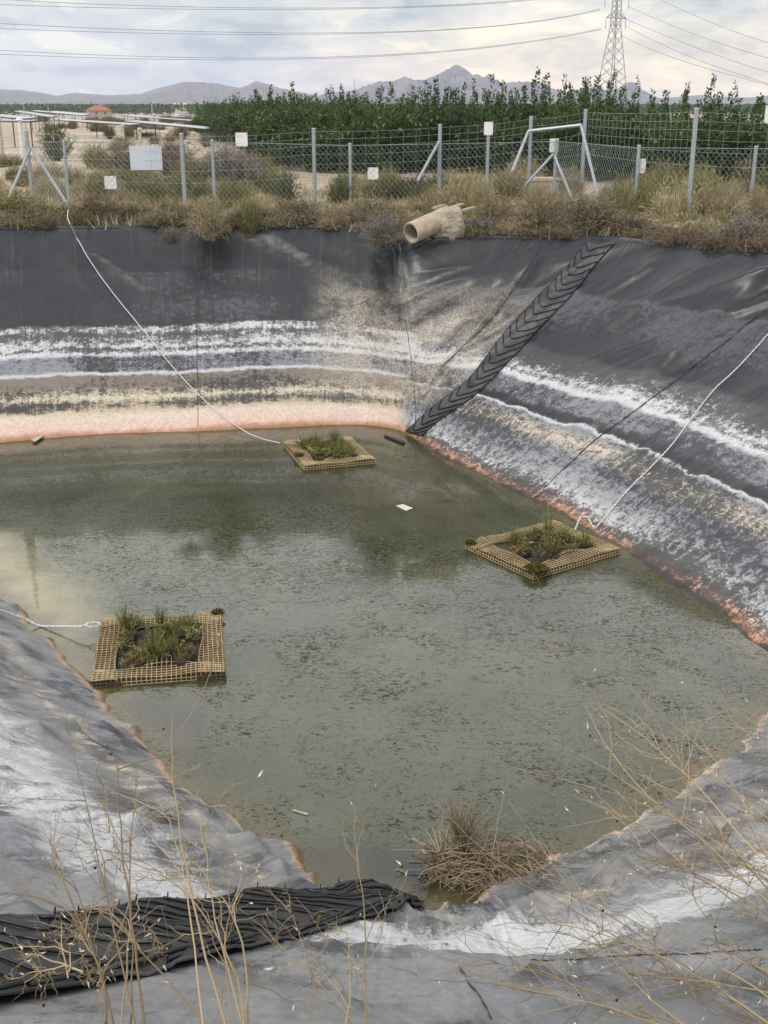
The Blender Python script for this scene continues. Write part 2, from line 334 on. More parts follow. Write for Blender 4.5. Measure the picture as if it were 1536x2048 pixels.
def liner_material():
    m = bpy.data.materials.new('liner_sheet'); m.use_nodes = True; N = NT(m.node_tree); b = N.n['Principled BSDF']
    uv = N.new('ShaderNodeUVMap').outputs[0]; s = N.new('ShaderNodeSeparateXYZ'); N.link(uv, s.inputs[0]); u, v = s.outputs[0], s.outputs[1]
    ob = N.new('ShaderNodeTexCoord').outputs['Object']
    wv = N.scale(uv, .35, .2, 1); wob = N.noise(wv, 1., 3)
    fine = N.noise(N.scale(uv, 1.6, 9., 1), 3., 5, .6)
    v2 = N.math('ADD', v, N.math('ADD', N.math('MULTIPLY', N.math('SUBTRACT', wob, .5), .075), N.math('MULTIPLY', N.math('SUBTRACT', fine, .5), .035)))
    W = (.58, .58, .59); CR = (.60, .53, .43); BE = (.46, .38, .27); PK = (.68, .50, .42); SA = (.52, .26, .19); GB = (.25, .26, .29); HZ = (.10, .105, .115); BR = (.22, .19, .16)
    farR = N.ramp(v2, [(0., (.30, .20, .12, .9)), (.012, (*SA, 1)), (.03, (*PK, 1)), (.085, (.66, .55, .47, .95)), (.115, (*BE, .54)), (.135, (*BE, .42)), (.165, (*CR, .60)), (.195, (*BE, .47)), (.215, (*BR, .56)), (.262, (*BR, .66)),
                       (.272, (*W, .95)), (.285, (*GB, .55)), (.345, (*GB, .50)), (.36, (*W, .66)), (.385, (*W, .44)), (.40, (*W, .60)), (.435, (*W, .48)), (.455, (*W, .40)), (.475, (*W, .54)), (.495, (*W, .50)), (.502, (*HZ, .40)), (.60, (*HZ, .42)), (.66, (*HZ, .30)), (.765, (*HZ, .42)), (.78, (*HZ, .05)), (1., (*HZ, .05))])
    rightR = N.ramp(v2, [(0., (.12, .09, .04, .45)), (.007, (.52, .25, .14, .50)), (.022, (.66, .42, .33, .46)), (.034, (.60, .50, .45, .4)), (.045, (*W, .50)), (.09, (.34, .34, .36, .56)), (.15, (*GB, .48)), (.20, (*CR, .47)), (.236, (*GB, .48)), (.246, (*W, .62)), (.256, (*HZ, .2)), (.285, (*GB, .42)), (.345, (*GB, .5)),
                         (.358, (*W, .72)), (.378, (*W, .48)), (.39, (*W, .58)), (.42, (*W, .44)), (.475, (*W, .34)), (.49, (*HZ, .3)), (.62, (*HZ, .5)), (.73, (*HZ, .55)), (.745, (*HZ, .22)), (1., (*HZ, .35))])
    DU = (.27, .27, .272)
    nlR = N.ramp(v2, [(0., (.20, .13, .07, .7)), (.012, (.50, .36, .26, .6)), (.025, (*DU, .5)), (.10, (*GB, .5)), (.15, (*CR, .42)), (.20, (*GB, .42)), (.27, (*W, .40)), (.33, (*W, .62)), (.40, (*W, .66)), (.47, (*W, .50)), (.54, (*GB, .45)), (.56, (*DU, .6)), (1., (*DU, .6))])
    nrR = N.ramp(v2, [(0., (.30, .20, .13, .8)), (.010, (.60, .47, .38, .52)), (.024, (*DU, .5)), (.17, (*GB, .42)), (.24, (*CR, .42)), (.30, (*GB, .50)), (.37, (*W, .50)), (.41, (*W, .86)), (.47, (*W, .78)), (.50, (*W, .46)), (.515, (*DU, .6)), (.7, (*GB, .4)), (1., (*DU, .6))])
    fa, ri, nl_, co = (N.attr(k)[2] for k in ('far', 'right', 'nleft', 'corner'))
    def blend(k): return N.mix(fa, N.mix(ri, N.mix(nl_, nrR[k], nlR[k]), rightR[k]), farR[k])
    dep = blend(0)
    def mixf(f, a, b_):
        o = N.new('ShaderNodeMix', data_type='FLOAT'); N.put(o.inputs[0], f); N.put(o.inputs[2], a); N.put(o.inputs[3], b_); return o.outputs[0]
    cov = mixf(fa, mixf(ri, mixf(nl_, nrR[1], nlR[1]), rightR[1]), farR[1])
    # pale chalky streaks round the far corner
    cn = N.noise(N.scale(uv, 1.1, 5.5, 1), 1.6, 6, .65)
    cw = N.math('MULTIPLY', N.math('MULTIPLY', co, N.smooth(v, .82, .6)), N.smooth(v, .1, .25))
    cm = N.math('MULTIPLY', cw, N.smooth(cn, .32, .62))
    # breakup
    n1 = N.noise(N.scale(uv, 1.5, 9., 1), 5.0, 9, .78); n2 = N.noise(ob, 34., 8, .8); n3 = N.noise(N.scale(uv, .25, 1.6, 1), 1.5, 3, .5); n4 = N.noise(N.scale(uv, 5., 1.6, 1), 3., 6, .7)
    nn = N.math('ADD', N.math('ADD', N.math('MULTIPLY', n1, .34), N.math('MULTIPLY', n2, .30)), N.math('ADD', N.math('MULTIPLY', n3, .22), N.math('MULTIPLY', n4, .14)))
    big = N.noise(N.scale(uv, .55, 4.5, 1), 1.3, 4, .6); cov = N.math('MULTIPLY', cov, N.math('ADD', .62, N.math('MULTIPLY', big, .72)))
    nw_ = N.attr('nearw')[2]
    nnear = N.math('ADD', N.math('ADD', N.math('MULTIPLY', N.noise(N.scale(uv, 5., 3.0, 1), 3., 8, .75), .36), N.math('MULTIPLY', N.noise(ob, 70., 9, .85), .38)), N.math('MULTIPLY', N.noise(ob, 4., 5, .65, .8), .26))
    nn = mixf(nw_, nn, nnear)
    th = N.math('SUBTRACT', 1., cov)
    thr = N.math('ADD', .5, N.math('MULTIPLY', N.math('SUBTRACT', th, .5), .36))
    msk = N.smooth(nn, N.math('SUBTRACT', thr, .035), N.math('ADD', thr, .035))
    haz = N.math('MULTIPLY', cov, N.math('MULTIPLY', n3, .50))
    msk = N.math('MAXIMUM', msk, haz)
    base = N.mix(N.noise(ob, 3., 5), (.012, .0135, .0165, 1), (.024, .026, .030, 1))
    dep = N.mix(1., dep, N.ramp(N.noise(ob, 22., 8, .75), [(.3, (.66, .67, .69)), (.7, (1.18, 1.17, 1.14))])[0], 'MULTIPLY')
    near = N.attr('nearw')[2]
    base = N.mix(N.math('MULTIPLY', near, N.math('ADD', .10, N.math('MULTIPLY', N.smooth(N.noise(N.scale(uv, 1.2, 3.5, 1), 1.6, 5, .55, .5), .36, .62), .84))), base, (.275, .272, .268, 1))
    c = N.mix(msk, base, dep)
    c = N.mix(N.math('MULTIPLY', cm, N.math('MULTIPLY', N.smooth(n2, .36, .62), .85)), c, (.48, .41, .33, 1))
    # dust settled in thin drips
    dr = N.smooth(N.noise(N.scale(uv, 9., .8, 1), 2., 4, .6), .55, .72)
    c = N.mix(N.math('MULTIPLY', dr, .10), c, (.30, .29, .28, 1))
    N.put(b.inputs['Base Color'], c)
    N.put(b.inputs['Roughness'], mixf(msk, N.math('ADD', .22, N.math('MULTIPLY', N.noise(ob, 5., 4), .22)), .85)); b.inputs['Specular IOR Level'].default_value = .45
    h = N.math('ADD', N.math('MULTIPLY', msk, .35), N.math('MULTIPLY', N.noise(ob, 45., 6, .6), .6))
    cr1 = N.math('ABSOLUTE', N.math('SUBTRACT', N.noise(N.scale(uv, 2.0, .75, 1), 2.0, 2, .4, .8), .5)); cr2 = N.math('ABSOLUTE', N.math('SUBTRACT', N.noise(ob, 3.2, 5, .55, .6), .5))
    cre = N.math('MULTIPLY', N.math('ADD', N.smooth(cr1, .09, .0), N.math('MULTIPLY', N.smooth(cr2, .035, .0), .12)), N.math('ADD', .12, N.math('MULTIPLY', nw_, .9)))
    bm2 = N.new('ShaderNodeBump'); bm2.inputs['Strength'].default_value = .35; bm2.inputs['Distance'].default_value = .03; N.link(cre, bm2.inputs['Height'])
    bm1 = N.new('ShaderNodeBump'); bm1.inputs['Strength'].default_value = .25; bm1.inputs['Distance'].default_value = .012; N.link(h, bm1.inputs['Height']); N.link(bm2.outputs[0], bm1.inputs['Normal'])
    N.link(bm1.outputs[0], b.inputs['Normal'])
    return m
M['liner'] = liner_material()
liner = link('pond_liner', me, M['liner'], smooth=True); tag(liner, kind='structure')
bvh = BVHTree.FromPolygons(G.reshape(-1, 3).tolist(), FG.tolist())
def on_liner(x, y, up=0.):
    d = Vector(ray(x, y)).normalized(); h = bvh.ray_cast(Vector(CAM), d)
    if h[0] is None: return None
    n = h[1] if h[1].z > 0 else -h[1]; return np.array(h[0] + n * up)
def dense(P, step=.06):
    P = np.asarray(P, float); s = np.concatenate([[0], np.cumsum(np.linalg.norm(np.diff(P, axis=0), axis=1))]); k = max(2, int(s[-1] / step)); q = np.linspace(0, s[-1], k)
    return np.stack([np.interp(q, s, P[:, i]) for i in range(3)], 1)
def pix_path(pts, step=8):
    pts = np.asarray(pts, float); s = np.concatenate([[0], np.cumsum(np.linalg.norm(np.diff(pts, axis=0), axis=1))]); q = np.linspace(0, s[-1], max(3, int(s[-1] / step)))
    X = np.stack([np.interp(q, s, pts[:, i]) for i in (0, 1)], 1)
    k = np.ones(5) / 5; e = np.vstack([X[:1].repeat(2, 0), X, X[-1:].repeat(2, 0)]); return np.stack([np.convolve(e[:, i], k, 'valid') for i in (0, 1)], 1)
# welded seams of the sheets, plus dark tubes drawn along folds and creases
for pts, wd in (([(391, 462), (393, 600), (395, 760), (396, 858)], .004), ([(1088, 482), (1060, 530), (1012, 600), (985, 635), (930, 690), (880, 735)], .007),
                ([(1534, 617), (1430, 700), (1340, 770), (1190, 880), (1120, 945), (1068, 998)], .009), ([(916, 1928), (935, 1965), (958, 1990), (972, 2012), (978, 2030), (984, 2046)], .0025),
                ([(1060, 1922), (1150, 1920), (1250, 1912), (1400, 1908), (1534, 1899)], .0022), ([(795, 505), (806, 600), (820, 700), (830, 790), (832, 850)], .004)):
    P = [on_liner(x, y, .003) for x, y in pix_path(pts)]; P = [p for p in P if p is not None]
    if len(P) > 2:
        P = np.array(P); P += rng.normal(0, wd * .8, P.shape) * [1, 1, .3]; mb = MB(); mb.tube(P, wd * (.5 + rng.random(len(P))), 5); mb.build('seam', M['rubber'], liner, smooth=True)

# ---------------------------------------------------------------- water
def inside(poly, P):
    c = np.zeros(len(P), bool); n = len(poly)
    for i in range(n):
        a, b_ = poly[i], poly[(i + 1) % n]; k = (a[1] > P[:, 1]) != (b_[1] > P[:, 1])
        xx = (b_[0] - a[0]) * (P[:, 1] - a[1]) / (b_[1] - a[1] + 1e-12) + a[0]; c ^= k & (P[:, 0] < xx)
    return c
def sdist(poly, P):
    d = np.full(len(P), 9e9)
    for i in range(len(poly)):
        a, b_ = poly[i], poly[(i + 1) % len(poly)]; e = b_ - a; t = np.clip(((P - a) @ e) / (e @ e + 1e-12), 0, 1); d = np.minimum(d, np.linalg.norm(P - a - t[:, None] * e, axis=1))
    return np.where(inside(poly, P), d, -d)
xs = np.arange(-9.2, 5.2, .08); ys = np.arange(5.2, 18.8, .08); X, Y = np.meshgrid(xs, ys); XY = np.stack([X.ravel(), Y.ravel()], 1)
wpoly = Wl[::8, :2]; shore = sdist(wpoly, XY)
pxp = lambda L: np.array([Wp(x, y)[:2] for x, y in L])
clear = sdist(pxp([(215, 1385), (440, 1385), (420, 1500), (480, 1590), (580, 1690), (740, 1680), (860, 1690), (960, 1720), (900, 1815), (760, 1815), (600, 1740), (470, 1640), (300, 1490)]), XY)
shal = sdist(pxp([(-60, 1060), (30, 1068), (90, 1120), (170, 1180), (210, 1235), (150, 1280), (170, 1340), (200, 1395), (90, 1290), (-60, 1180)]), XY)
keep = (shore > -.55).reshape(X.shape); idx = np.arange(X.size).reshape(X.shape)
q = keep[:-1, :-1] & keep[1:, :-1] & keep[:-1, 1:] & keep[1:, 1:]
fs = np.stack([idx[:-1, :-1][q], idx[:-1, 1:][q], idx[1:, 1:][q], idx[1:, :-1][q]], 1)
me = bpy.data.meshes.new('pond_water'); me.from_pydata(np.column_stack([XY, np.full(len(XY), WZ)]).tolist(), [], fs.tolist())
for nm, arr in (('shore', np.clip(shore, -1, 4)), ('clearw', sstep(-.12, .3, clear)), ('shallow', sstep(-.35, .45, shal))):
    a = me.attributes.new(nm, 'FLOAT', 'POINT'); a.data.foreach_set('value', arr.astype(np.float32))
def water_material():
    m = bpy.data.materials.new('murky_water'); m.use_nodes = True; N = NT(m.node_tree); b = N.n['Principled BSDF']
    ob = N.new('ShaderNodeTexCoord').outputs['Object']
    sh, cl, sa = (N.attr(k)[2] for k in ('shore', 'clearw', 'shallow'))
    big = N.noise(ob, .45, 5, .6, .6); mid = N.noise(ob, 2.2, 5, .6); fl = N.noise(N.scale(ob, .8, 1.2, 1), 24., 6, .66, 1.2)
    body = N.ramp(big, [(.3, (.022, .025, .009)), (.5, (.044, .048, .019)), (.7, (.082, .086, .045))])[0]
    body = N.mix(N.smooth(mid, .45, .75), body, (.055, .050, .022, 1))
    fleck = N.math('MULTIPLY', N.smooth(N.math('ADD', fl, N.math('MULTIPLY', N.math('SUBTRACT', N.noise(ob, .9, 4, .6, .8), .5), .28)), .525, .59), N.math('ADD', .35, N.math('MULTIPLY', N.smooth(mid, .35, .6), .75)))
    body = N.mix(N.math('MULTIPLY', fleck, .9), body, (.030, .030, .016, 1))
    pale = N.smooth(N.noise(ob, 40., 4, .6), .56, .72)
    body = N.mix(N.math('MULTIPLY', pale, .55), body, (.15, .145, .10, 1))
    deep = N.ramp(N.noise(ob, 1.1, 4), [(.35, (.022, .022, .016)), (.6, (.055, .050, .036))])[0]
    cle = N.math('MULTIPLY', cl, N.smooth(N.math('ADD', N.math('MULTIPLY', N.noise(ob, 5., 5, .65), .8), N.math('MULTIPLY', cl, .6)), .55, .75))
    c = N.mix(cle, body, deep)
    c = N.mix(N.math('MULTIPLY', sa, .85), c, N.ramp(N.noise(ob, 2.5, 5), [(.3, (.22, .19, .085)), (.7, (.33, .29, .15))])[0])
    shn = N.math('ADD', sh, N.math('MULTIPLY', N.math('SUBTRACT', N.noise(ob, 3., 4), .5), .7))
    c = N.mix(N.math('MULTIPLY', N.smooth(shn, .36, .0), .6), c, (.085, .065, .02, 1))
    N.put(b.inputs['Base Color'], c)
    film = N.math('MULTIPLY', N.math('MAXIMUM', fleck, N.math('MULTIPLY', pale, .35)), N.math('SUBTRACT', 1., N.math('MAXIMUM', cle, N.math('MULTIPLY', sa, .8))))
    N.put(b.inputs['Roughness'], N.math('ADD', .035, N.math('MULTIPLY', film, .12))); b.inputs['IOR'].default_value = 1.75
    rip = N.noise(N.scale(ob, 1, 1.6, 1), 7., 3, .5)
    hh = N.math('ADD', N.math('MULTIPLY', film, .5), N.math('MULTIPLY', rip, .25))
    N.link(N.bump(hh, .075, .03), b.inputs['Normal']); N.put(b.inputs['Specular IOR Level'], N.math('SUBTRACT', .5, N.math('MULTIPLY', film, .42)))
    return m
water = link('pond_water', me, water_material()); tag(water, kind='structure')

# ---------------------------------------------------------------- terrain
def tz(x, y, noise_=True):
    d = math.hypot(x, y); z = -1.6 * (1 - math.exp(-max(0, d - 60) / 200))
    return z
st = slice(None, None, 3); Rt = Rl[st]; od = outd[st]; NT_ = len(Rt)
er = np.concatenate([[.02, .3, .7], np.geomspace(1., 3800, 90)])
rows = []
for e in er:
    Pq = Rt + od * e; d = np.hypot(Pq[:, 0], Pq[:, 1]); z = -1.6 * (1 - np.exp(-np.maximum(0, d - 60) / 200))
    a = min(1, e / 6.) * .06; z = z + a * lattice(Pq[:, :2], 1.3, 21) + min(1, max(0, e - 6) / 14) * .17 * lattice(Pq[:, :2], 5., 22)
    rows.append(np.column_stack([Pq[:, :2], z]))
TG = np.array(rows); FT = grid_faces(len(er), NT_)
me = bpy.data.meshes.new('ground'); me.from_pydata(TG.reshape(-1, 3).tolist(), [], FT.tolist())
bvht = BVHTree.FromPolygons(TG.reshape(-1, 3).tolist(), FT.tolist())
def gz(x, y):
    h = bvht.ray_cast(Vector((x, y, 50)), Vector((0, 0, -1))); return h[0].z if h[0] is not None else 0.
def ground(px, py):
    h = bvht.ray_cast(Vector(CAM), Vector(ray(px, py)).normalized()); return np.array(h[0]) if h[0] is not None else atz(px, py, 0)
def ground_material():
    m = bpy.data.materials.new('sandy_ground'); m.use_nodes = True; N = NT(m.node_tree); b = N.n['Principled BSDF']
    ob = N.new('ShaderNodeTexCoord').outputs['Object']
    n1 = N.noise(ob, .16, 6, .6); n2 = N.noise(ob, 2.2, 6, .65); n3 = N.noise(ob, 18., 5, .6)
    c = N.ramp(n1, [(.30, (.30, .24, .165)), (.48, (.46, .38, .29)), (.65, (.54, .46, .37))])[0]
    c = N.mix(1., c, N.ramp(n2, [(.3, (.75, .75, .75)), (.7, (1.15, 1.14, 1.12))])[0], 'MULTIPLY')
    c = N.mix(1., c, N.ramp(n3, [(.3, (.85, .85, .85)), (.7, (1.1, 1.1, 1.1))])[0], 'MULTIPLY')
    N.put(b.inputs['Base Color'], c); b.inputs['Roughness'].default_value = .95; b.inputs['Specular IOR Level'].default_value = .1
    N.link(N.bump(N.math('ADD', N.math('MULTIPLY', n2, .6), N.math('MULTIPLY', n3, .4)), .6, .08), b.inputs['Normal']); return m
grd = link('ground', me, ground_material(), smooth=True); tag(grd, kind='structure')

# ---------------------------------------------------------------- mountains
def rock_material(name, a, b_, sc1):
    m = bpy.data.materials.new(name); m.use_nodes = True; N = NT(m.node_tree); b = N.n['Principled BSDF']
    ob = N.new('ShaderNodeTexCoord').outputs['Object']; n = N.noise(N.scale(ob, 1, 1, .6), sc1, 8, .68)
    N.put(b.inputs['Base Color'], N.ramp(n, [(.38, a), (.62, b_)])[0]); b.inputs['Roughness'].default_value = 1; b.inputs['Specular IOR Level'].default_value = 0
    return m
MR = rock_material('mountain_rock', (.07, .07, .075), (.25, .235, .225), .016); MF = rock_material('far_hill_rock', (.12, .11, .095), (.20, .18, .16), .006)
def mountain(name, prof, Y, m, depth, amp, seed, drop=-4.):
    px = np.arange(prof[0][0], prof[-1][0] + 1, 4.); py = np.interp(px, [p[0] for p in prof], [p[1] for p in prof])
    nr_ = 30; rows = []
    for k in range(nr_ + 1):
        t = k / nr_; row = []
        for x, y in zip(px, py):
            top = aty(x, y, Y); top[2] = max(top[2], drop); s = top / np.linalg.norm(top[:2])
            yy = (1 - t) * depth
            g = lattice(np.array([x / 16., t * 3.5]), 1., seed) + .6 * lattice(np.array([x / 6., t * 6.]), 1., seed + 1) + .4 * lattice(np.array([x / 2.7, t * 11]), 1., seed + 2)
            h = drop + (top[2] - drop) * (t ** 1.25) * (1 + 0. * g); h += g * amp * (top[2] - drop) * (4 * t * (1 - t)) ** .7 + (g * amp * .30 * (top[2] - drop) if k == nr_ else 0)
            r = np.array([top[0], top[1]]) * (1 - yy / Y); row.append([r[0], r[1], h])
        rows.append(row)
    back = [[p[0] * 1.12, p[1] * 1.12, drop - 3] for p in rows[-1]]; rows.append(back); g_ = np.array(rows)
    me = bpy.data.meshes.new(name); me.from_pydata(g_.reshape(-1, 3).tolist(), [], grid_faces(len(rows), len(px), False).tolist())
    o = link(name, me, m); tag(o, kind='structure'); return o
mountain('hills', [(-500, 196), (-250, 186), (-100, 190), (0, 178), (40, 180), (75, 185), (115, 192), (150, 185), (210, 190), (280, 188), (320, 175), (370, 163), (420, 166), (480, 175), (515, 163), (560, 175), (625, 190), (680, 199), (760, 206), (820, 212)], 3300, MF, 1000, .10, 40)
mountain('mountains', [(560, 210), (600, 203), (650, 186), (680, 183), (705, 181), (730, 172), (760, 163), (785, 162), (812, 154), (828, 160), (845, 160), (868, 155), (884, 143), (900, 133), (915, 128), (930, 134), (945, 147), (968, 155), (978, 147), (986, 158), (1010, 166), (1040, 163), (1070, 162), (1090, 172), (1130, 185), (1160, 179), (1190, 175), (1220, 184), (1235, 178), (1252, 166), (1263, 163), (1274, 168), (1285, 181), (1310, 194), (1345, 204), (1400, 212)], 3000, MR, 900, .17, 50)
mountain('far_hills', [(1180, 211), (1260, 206), (1330, 196), (1400, 190), (1480, 196), (1560, 190), (1700, 198), (1900, 208)], 3450, MF, 900, .08, 60)

# ---------------------------------------------------------------- vegetation generators
def strands(n, base_r, H, R, k, droop, jitter, up=.6, seedang=None):
    a = rng.random(n) * 2 * math.pi; r = np.sqrt(rng.random(n)) * base_r
    B = np.column_stack([np.cos(a) * r, np.sin(a) * r, np.zeros(n)])
    a2 = a + rng.normal(0, .7, n); rr = R * (.25 + .75 * rng.random(n)); hh = H * (up + (1 - up) * rng.random(n)) * np.sqrt(np.clip(1.05 - (rr / R) ** 2 * .8, .05, 1))
    E = np.column_stack([np.cos(a2) * rr, np.sin(a2) * rr, hh]); t = np.linspace(0, 1, k)
    mid = B * .6 + E * .4; mid[:, 2] = hh * (.75 + droop)
    P = (1 - t)[None, :, None] ** 2 * B[:, None] + 2 * (t * (1 - t))[None, :, None] * mid[:, None] + (t ** 2)[None, :, None] * E[:, None]
    P += rng.normal(0, jitter, P.shape) * t[None, :, None]; return P
def sub(P, m, ln, k=3):
    n, kk, _ = P.shape; idx = rng.integers(0, n, m); at = rng.integers(1, kk, m); b = P[idx, at]; d = P[idx, at] - P[idx, at - 1]; d /= np.linalg.norm(d, axis=1)[:, None] + 1e-9
    d = d + rng.normal(0, .6, (m, 3)); d /= np.linalg.norm(d, axis=1)[:, None]; L = ln * (.4 + .8 * rng.random(m)); t = np.linspace(0, 1, k)
    Q = b[:, None] + d[:, None] * (t[None] * L[:, None])[..., None]; Q[:, 1:] += rng.normal(0, ln * .08, Q[:, 1:].shape); return Q
def bush_mesh(kind):
    mb = MB()
    if kind == 'tangle':
        P = strands(170, .25, .95, .95, 6, .15, .05, .35); mb.ribbons(P, np.full((170, 6), .012) * np.linspace(1, .5, 6), rng.random(170))
        Q = sub(P, 700, .35, 4); mb.ribbons(Q, np.full((700, 4), .008) * np.linspace(1, .5, 4), rng.random(700)); Q2 = sub(Q, 900, .18); mb.ribbons(Q2, np.full((900, 3), .006), rng.random(900))
    elif kind == 'broom':
        P = strands(420, .5, 1., .8, 4, .0, .03, .45); mb.ribbons(P, np.full((420, 4), .010) * np.linspace(1, .4, 4), rng.random(420))
        Q = sub(P, 900, .22); mb.ribbons(Q, np.full((900, 3), .007), rng.random(900) ** .7)
    elif kind == 'leafy':
        P = strands(120, .2, 1., .9, 6, .1, .04, .3); mb.ribbons(P, np.full((120, 6), .011), rng.random(120) * .3)
        Q = sub(P, 420, .3, 4); mb.ribbons(Q, np.full((420, 4), .007), rng.random(420) * .4)
        i = rng.integers(0, 420, 2600); C = Q[i, rng.integers(1, 4, 2600)] + rng.normal(0, .03, (2600, 3)); mb.leaves(C, rng.normal(size=(2600, 3)) + [0, 0, .6], .065, .028, rng.random(2600))
    elif kind == 'grass':
        n = 520; P = strands(n, .75, 1., 1., 4, .1, .02, .35); mb.ribbons(P, np.full((n, 4), .009) * np.linspace(1, .3, 4), rng.random(n))
        Q = sub(P, 500, .16); mb.ribbons(Q, np.full((500, 3), .008), rng.random(500) * .4 + .6)
    return mb.mesh('bush_' + kind, True)
BUSH = {k: [bush_mesh(k) for _ in range(3)] for k in ('tangle', 'broom', 'leafy', 'grass')}
def bush(name, kind, m, pos, wd, ht, label, cat, group=None, tilt=0., rz=None):
    src = random.choice(BUSH[kind]); key = src.name + m
    me = bpy.data.meshes.get(key)
    if me is None: me = src.copy(); me.name = key; me.materials.clear(); me.materials.append(M[m])
    o = bpy.data.objects.new(name, me); COL.objects.link(o); o.location = pos; o.scale = (wd / 2, wd / 2, ht); o.rotation_euler = (tilt, 0, random.random() * 6.28 if rz is None else rz)
    return tag(o, label, cat, group)
def bush_px(name, kind, m, px, py, wpx, hpx, label, cat, group=None, z=None, tilt=0.):
    p = ground(px, py) if z is None else atz(px, py, z)
    D = p[1] * CP - (p[2] - CZ) * SP; k = D / F
    return bush(name, kind, m, p - np.array([0, 0, .02]), wpx * k, hpx * k, label, cat, group, tilt)

# rim bushes, one by one
for a in [('scrub_bush', 'broom', 'olive', 40, 446, 190, 60, 'olive brown scrub drooping over the liner at the left corner post', 'bush'),
          ('scrub_bush', 'tangle', 'dry_brown', 25, 440, 120, 45, 'dark brown tangle inside the olive scrub at the far left rim', 'bush'),
          ('scrub_bush', 'tangle', 'dry_brown', 200, 446, 120, 62, 'round brown tangle right of where the far rope is tied', 'bush'),
          ('scrub_bush', 'tangle', 'dry_straw', 418, 458, 90, 70, 'straw brown tumbleweed spilling over the far liner edge above the seam', 'bush'),
          ('scrub_bush', 'broom', 'olive', 500, 452, 75, 62, 'yellow green broom hanging over the far liner edge', 'bush'),
          ('scrub_bush', 'tangle', 'dry_brown', 590, 447, 130, 50, 'low brown scrub between the yellow green broom and the pipe', 'bush'),
          ('scrub_bush', 'tangle', 'dry_brown', 745, 458, 150, 70, 'dark brown tangle directly left of the concrete pipe', 'bush'),
          ('scrub_bush', 'tangle', 'dry_grey', 755, 470, 90, 48, 'grey bare twigs hanging below the brown tangle left of the pipe', 'bush'),
          ('scrub_bush', 'broom', 'dry_brown', 990, 462, 120, 72, 'brown scrub right behind the mortar block of the pipe', 'bush'),
          ('scrub_bush', 'tangle', 'dry_brown', 1080, 466, 150, 70, 'brown scrub below the corner brace of the fence', 'bush'),
          ('scrub_bush', 'tangle', 'dry_brown', 1185, 468, 150, 78, 'brown scrub at the head of the far ladder mat', 'bush'),
          ('scrub_bush', 'broom', 'dry_straw', 1390, 482, 160, 48, 'straw coloured scrub above the right liner edge', 'bush'),
          ('scrub_bush', 'tangle', 'dry_grey', 1490, 497, 160, 75, 'grey brown scrub at the right picture edge of the rim', 'bush')]: bush_px(*a)
for a in [('hanging_scrub', 'tangle', 'dry_straw', 420, 478, 90, 70, 'straw brown clump hanging well over the liner above the far seam', 'bush'), ('hanging_scrub', 'broom', 'olive', 502, 470, 70, 55, 'olive green tuft drooping down the liner right of the seam', 'bush'),
          ('hanging_scrub', 'tangle', 'dry_grey', 765, 494, 100, 62, 'grey bare twigs drooping down the liner below the pipe mouth', 'bush'), ('hanging_scrub', 'tangle', 'dry_grey', 345, 486, 70, 34, 'thin grey twigs lying on the liner left of the straw clump', 'bush'), ('hanging_scrub', 'broom', 'olive', 60, 468, 130, 40, 'olive scrub drooping over the liner at the left picture edge', 'bush')]: bush_px(*a, z=-.12)
for a in [('scrub_bush', 'leafy', 'greygreen', 112, 322, 85, 78, 'grey green shrub beside the sandy track behind the fence', 'shrub'),
          ('scrub_bush', 'broom', 'olive', 195, 338, 85, 50, 'low olive scrub right of the grey green shrub', 'bush'),
          ('scrub_bush', 'tangle', 'dry_brown', 250, 352, 110, 55, 'dark brown scrub behind the blank board', 'bush'),
          ('scrub_bush', 'tangle', 'dry_brown', 345, 352, 120, 80, 'tall brown scrub right of the blank board', 'bush'),
          ('scrub_bush', 'tangle', 'dry_grey', 468, 385, 120, 100, 'tall grey brown scrub below the sign on the tall fence', 'bush'),
          ('scrub_bush', 'leafy', 'greygreen', 575, 405, 70, 66, 'green tinged bush beside the sandy path', 'bush'),
          ('scrub_bush', 'leafy', 'greygreen', 683, 408, 80, 58, 'grey green bush at the foot of the short post', 'bush'),
          ('scrub_bush', 'broom', 'olive', 745, 405, 60, 52, 'yellow green tuft under the low square sign', 'bush'),
          ('scrub_bush', 'leafy', 'olive', 775, 400, 60, 50, 'olive bush right of the low square sign', 'bush'),
          ('scrub_bush', 'grass', 'dry_straw', 925, 420, 110, 82, 'straw coloured grass tuft behind the pipe', 'grass tuft'),
          ('scrub_bush', 'grass', 'olive', 1260, 438, 120, 95, 'olive straw tuft at the short right fence post', 'grass tuft'),
          ('scrub_bush', 'grass', 'dry_straw', 1345, 445, 120, 90, 'tall straw tuft left of the tall right post', 'grass tuft'),
          ('scrub_bush', 'grass', 'dry_straw', 1435, 440, 120, 85, 'tall straw tuft right of the tall right post', 'grass tuft'),
          ('scrub_bush', 'grass', 'olive', 1530, 430, 110, 100, 'yellow green tuft at the right picture edge by the fence', 'grass tuft')]: bush_px(*a)
def scatter(n, xr, yr, kinds, wr, hr, label, cat, group):
    for _ in range(n):
        k, m = random.choice(kinds); y = random.uniform(*yr); x = random.uniform(*xr)
        bush_px('scrub_clump' if cat != 'grass tuft' else 'grass_tuft', k, m, x, y, random.uniform(*wr), random.uniform(*hr), label, cat, group)
scatter(84, (-60, 1620), (420, 452), [('grass', 'olive'), ('grass', 'dry_straw'), ('broom', 'olive'), ('tangle', 'dry_brown')], (55, 120), (20, 42), 'dry scrub in the strip between the pond rim and the fence', 'scrub', 'scrub along the pond rim')
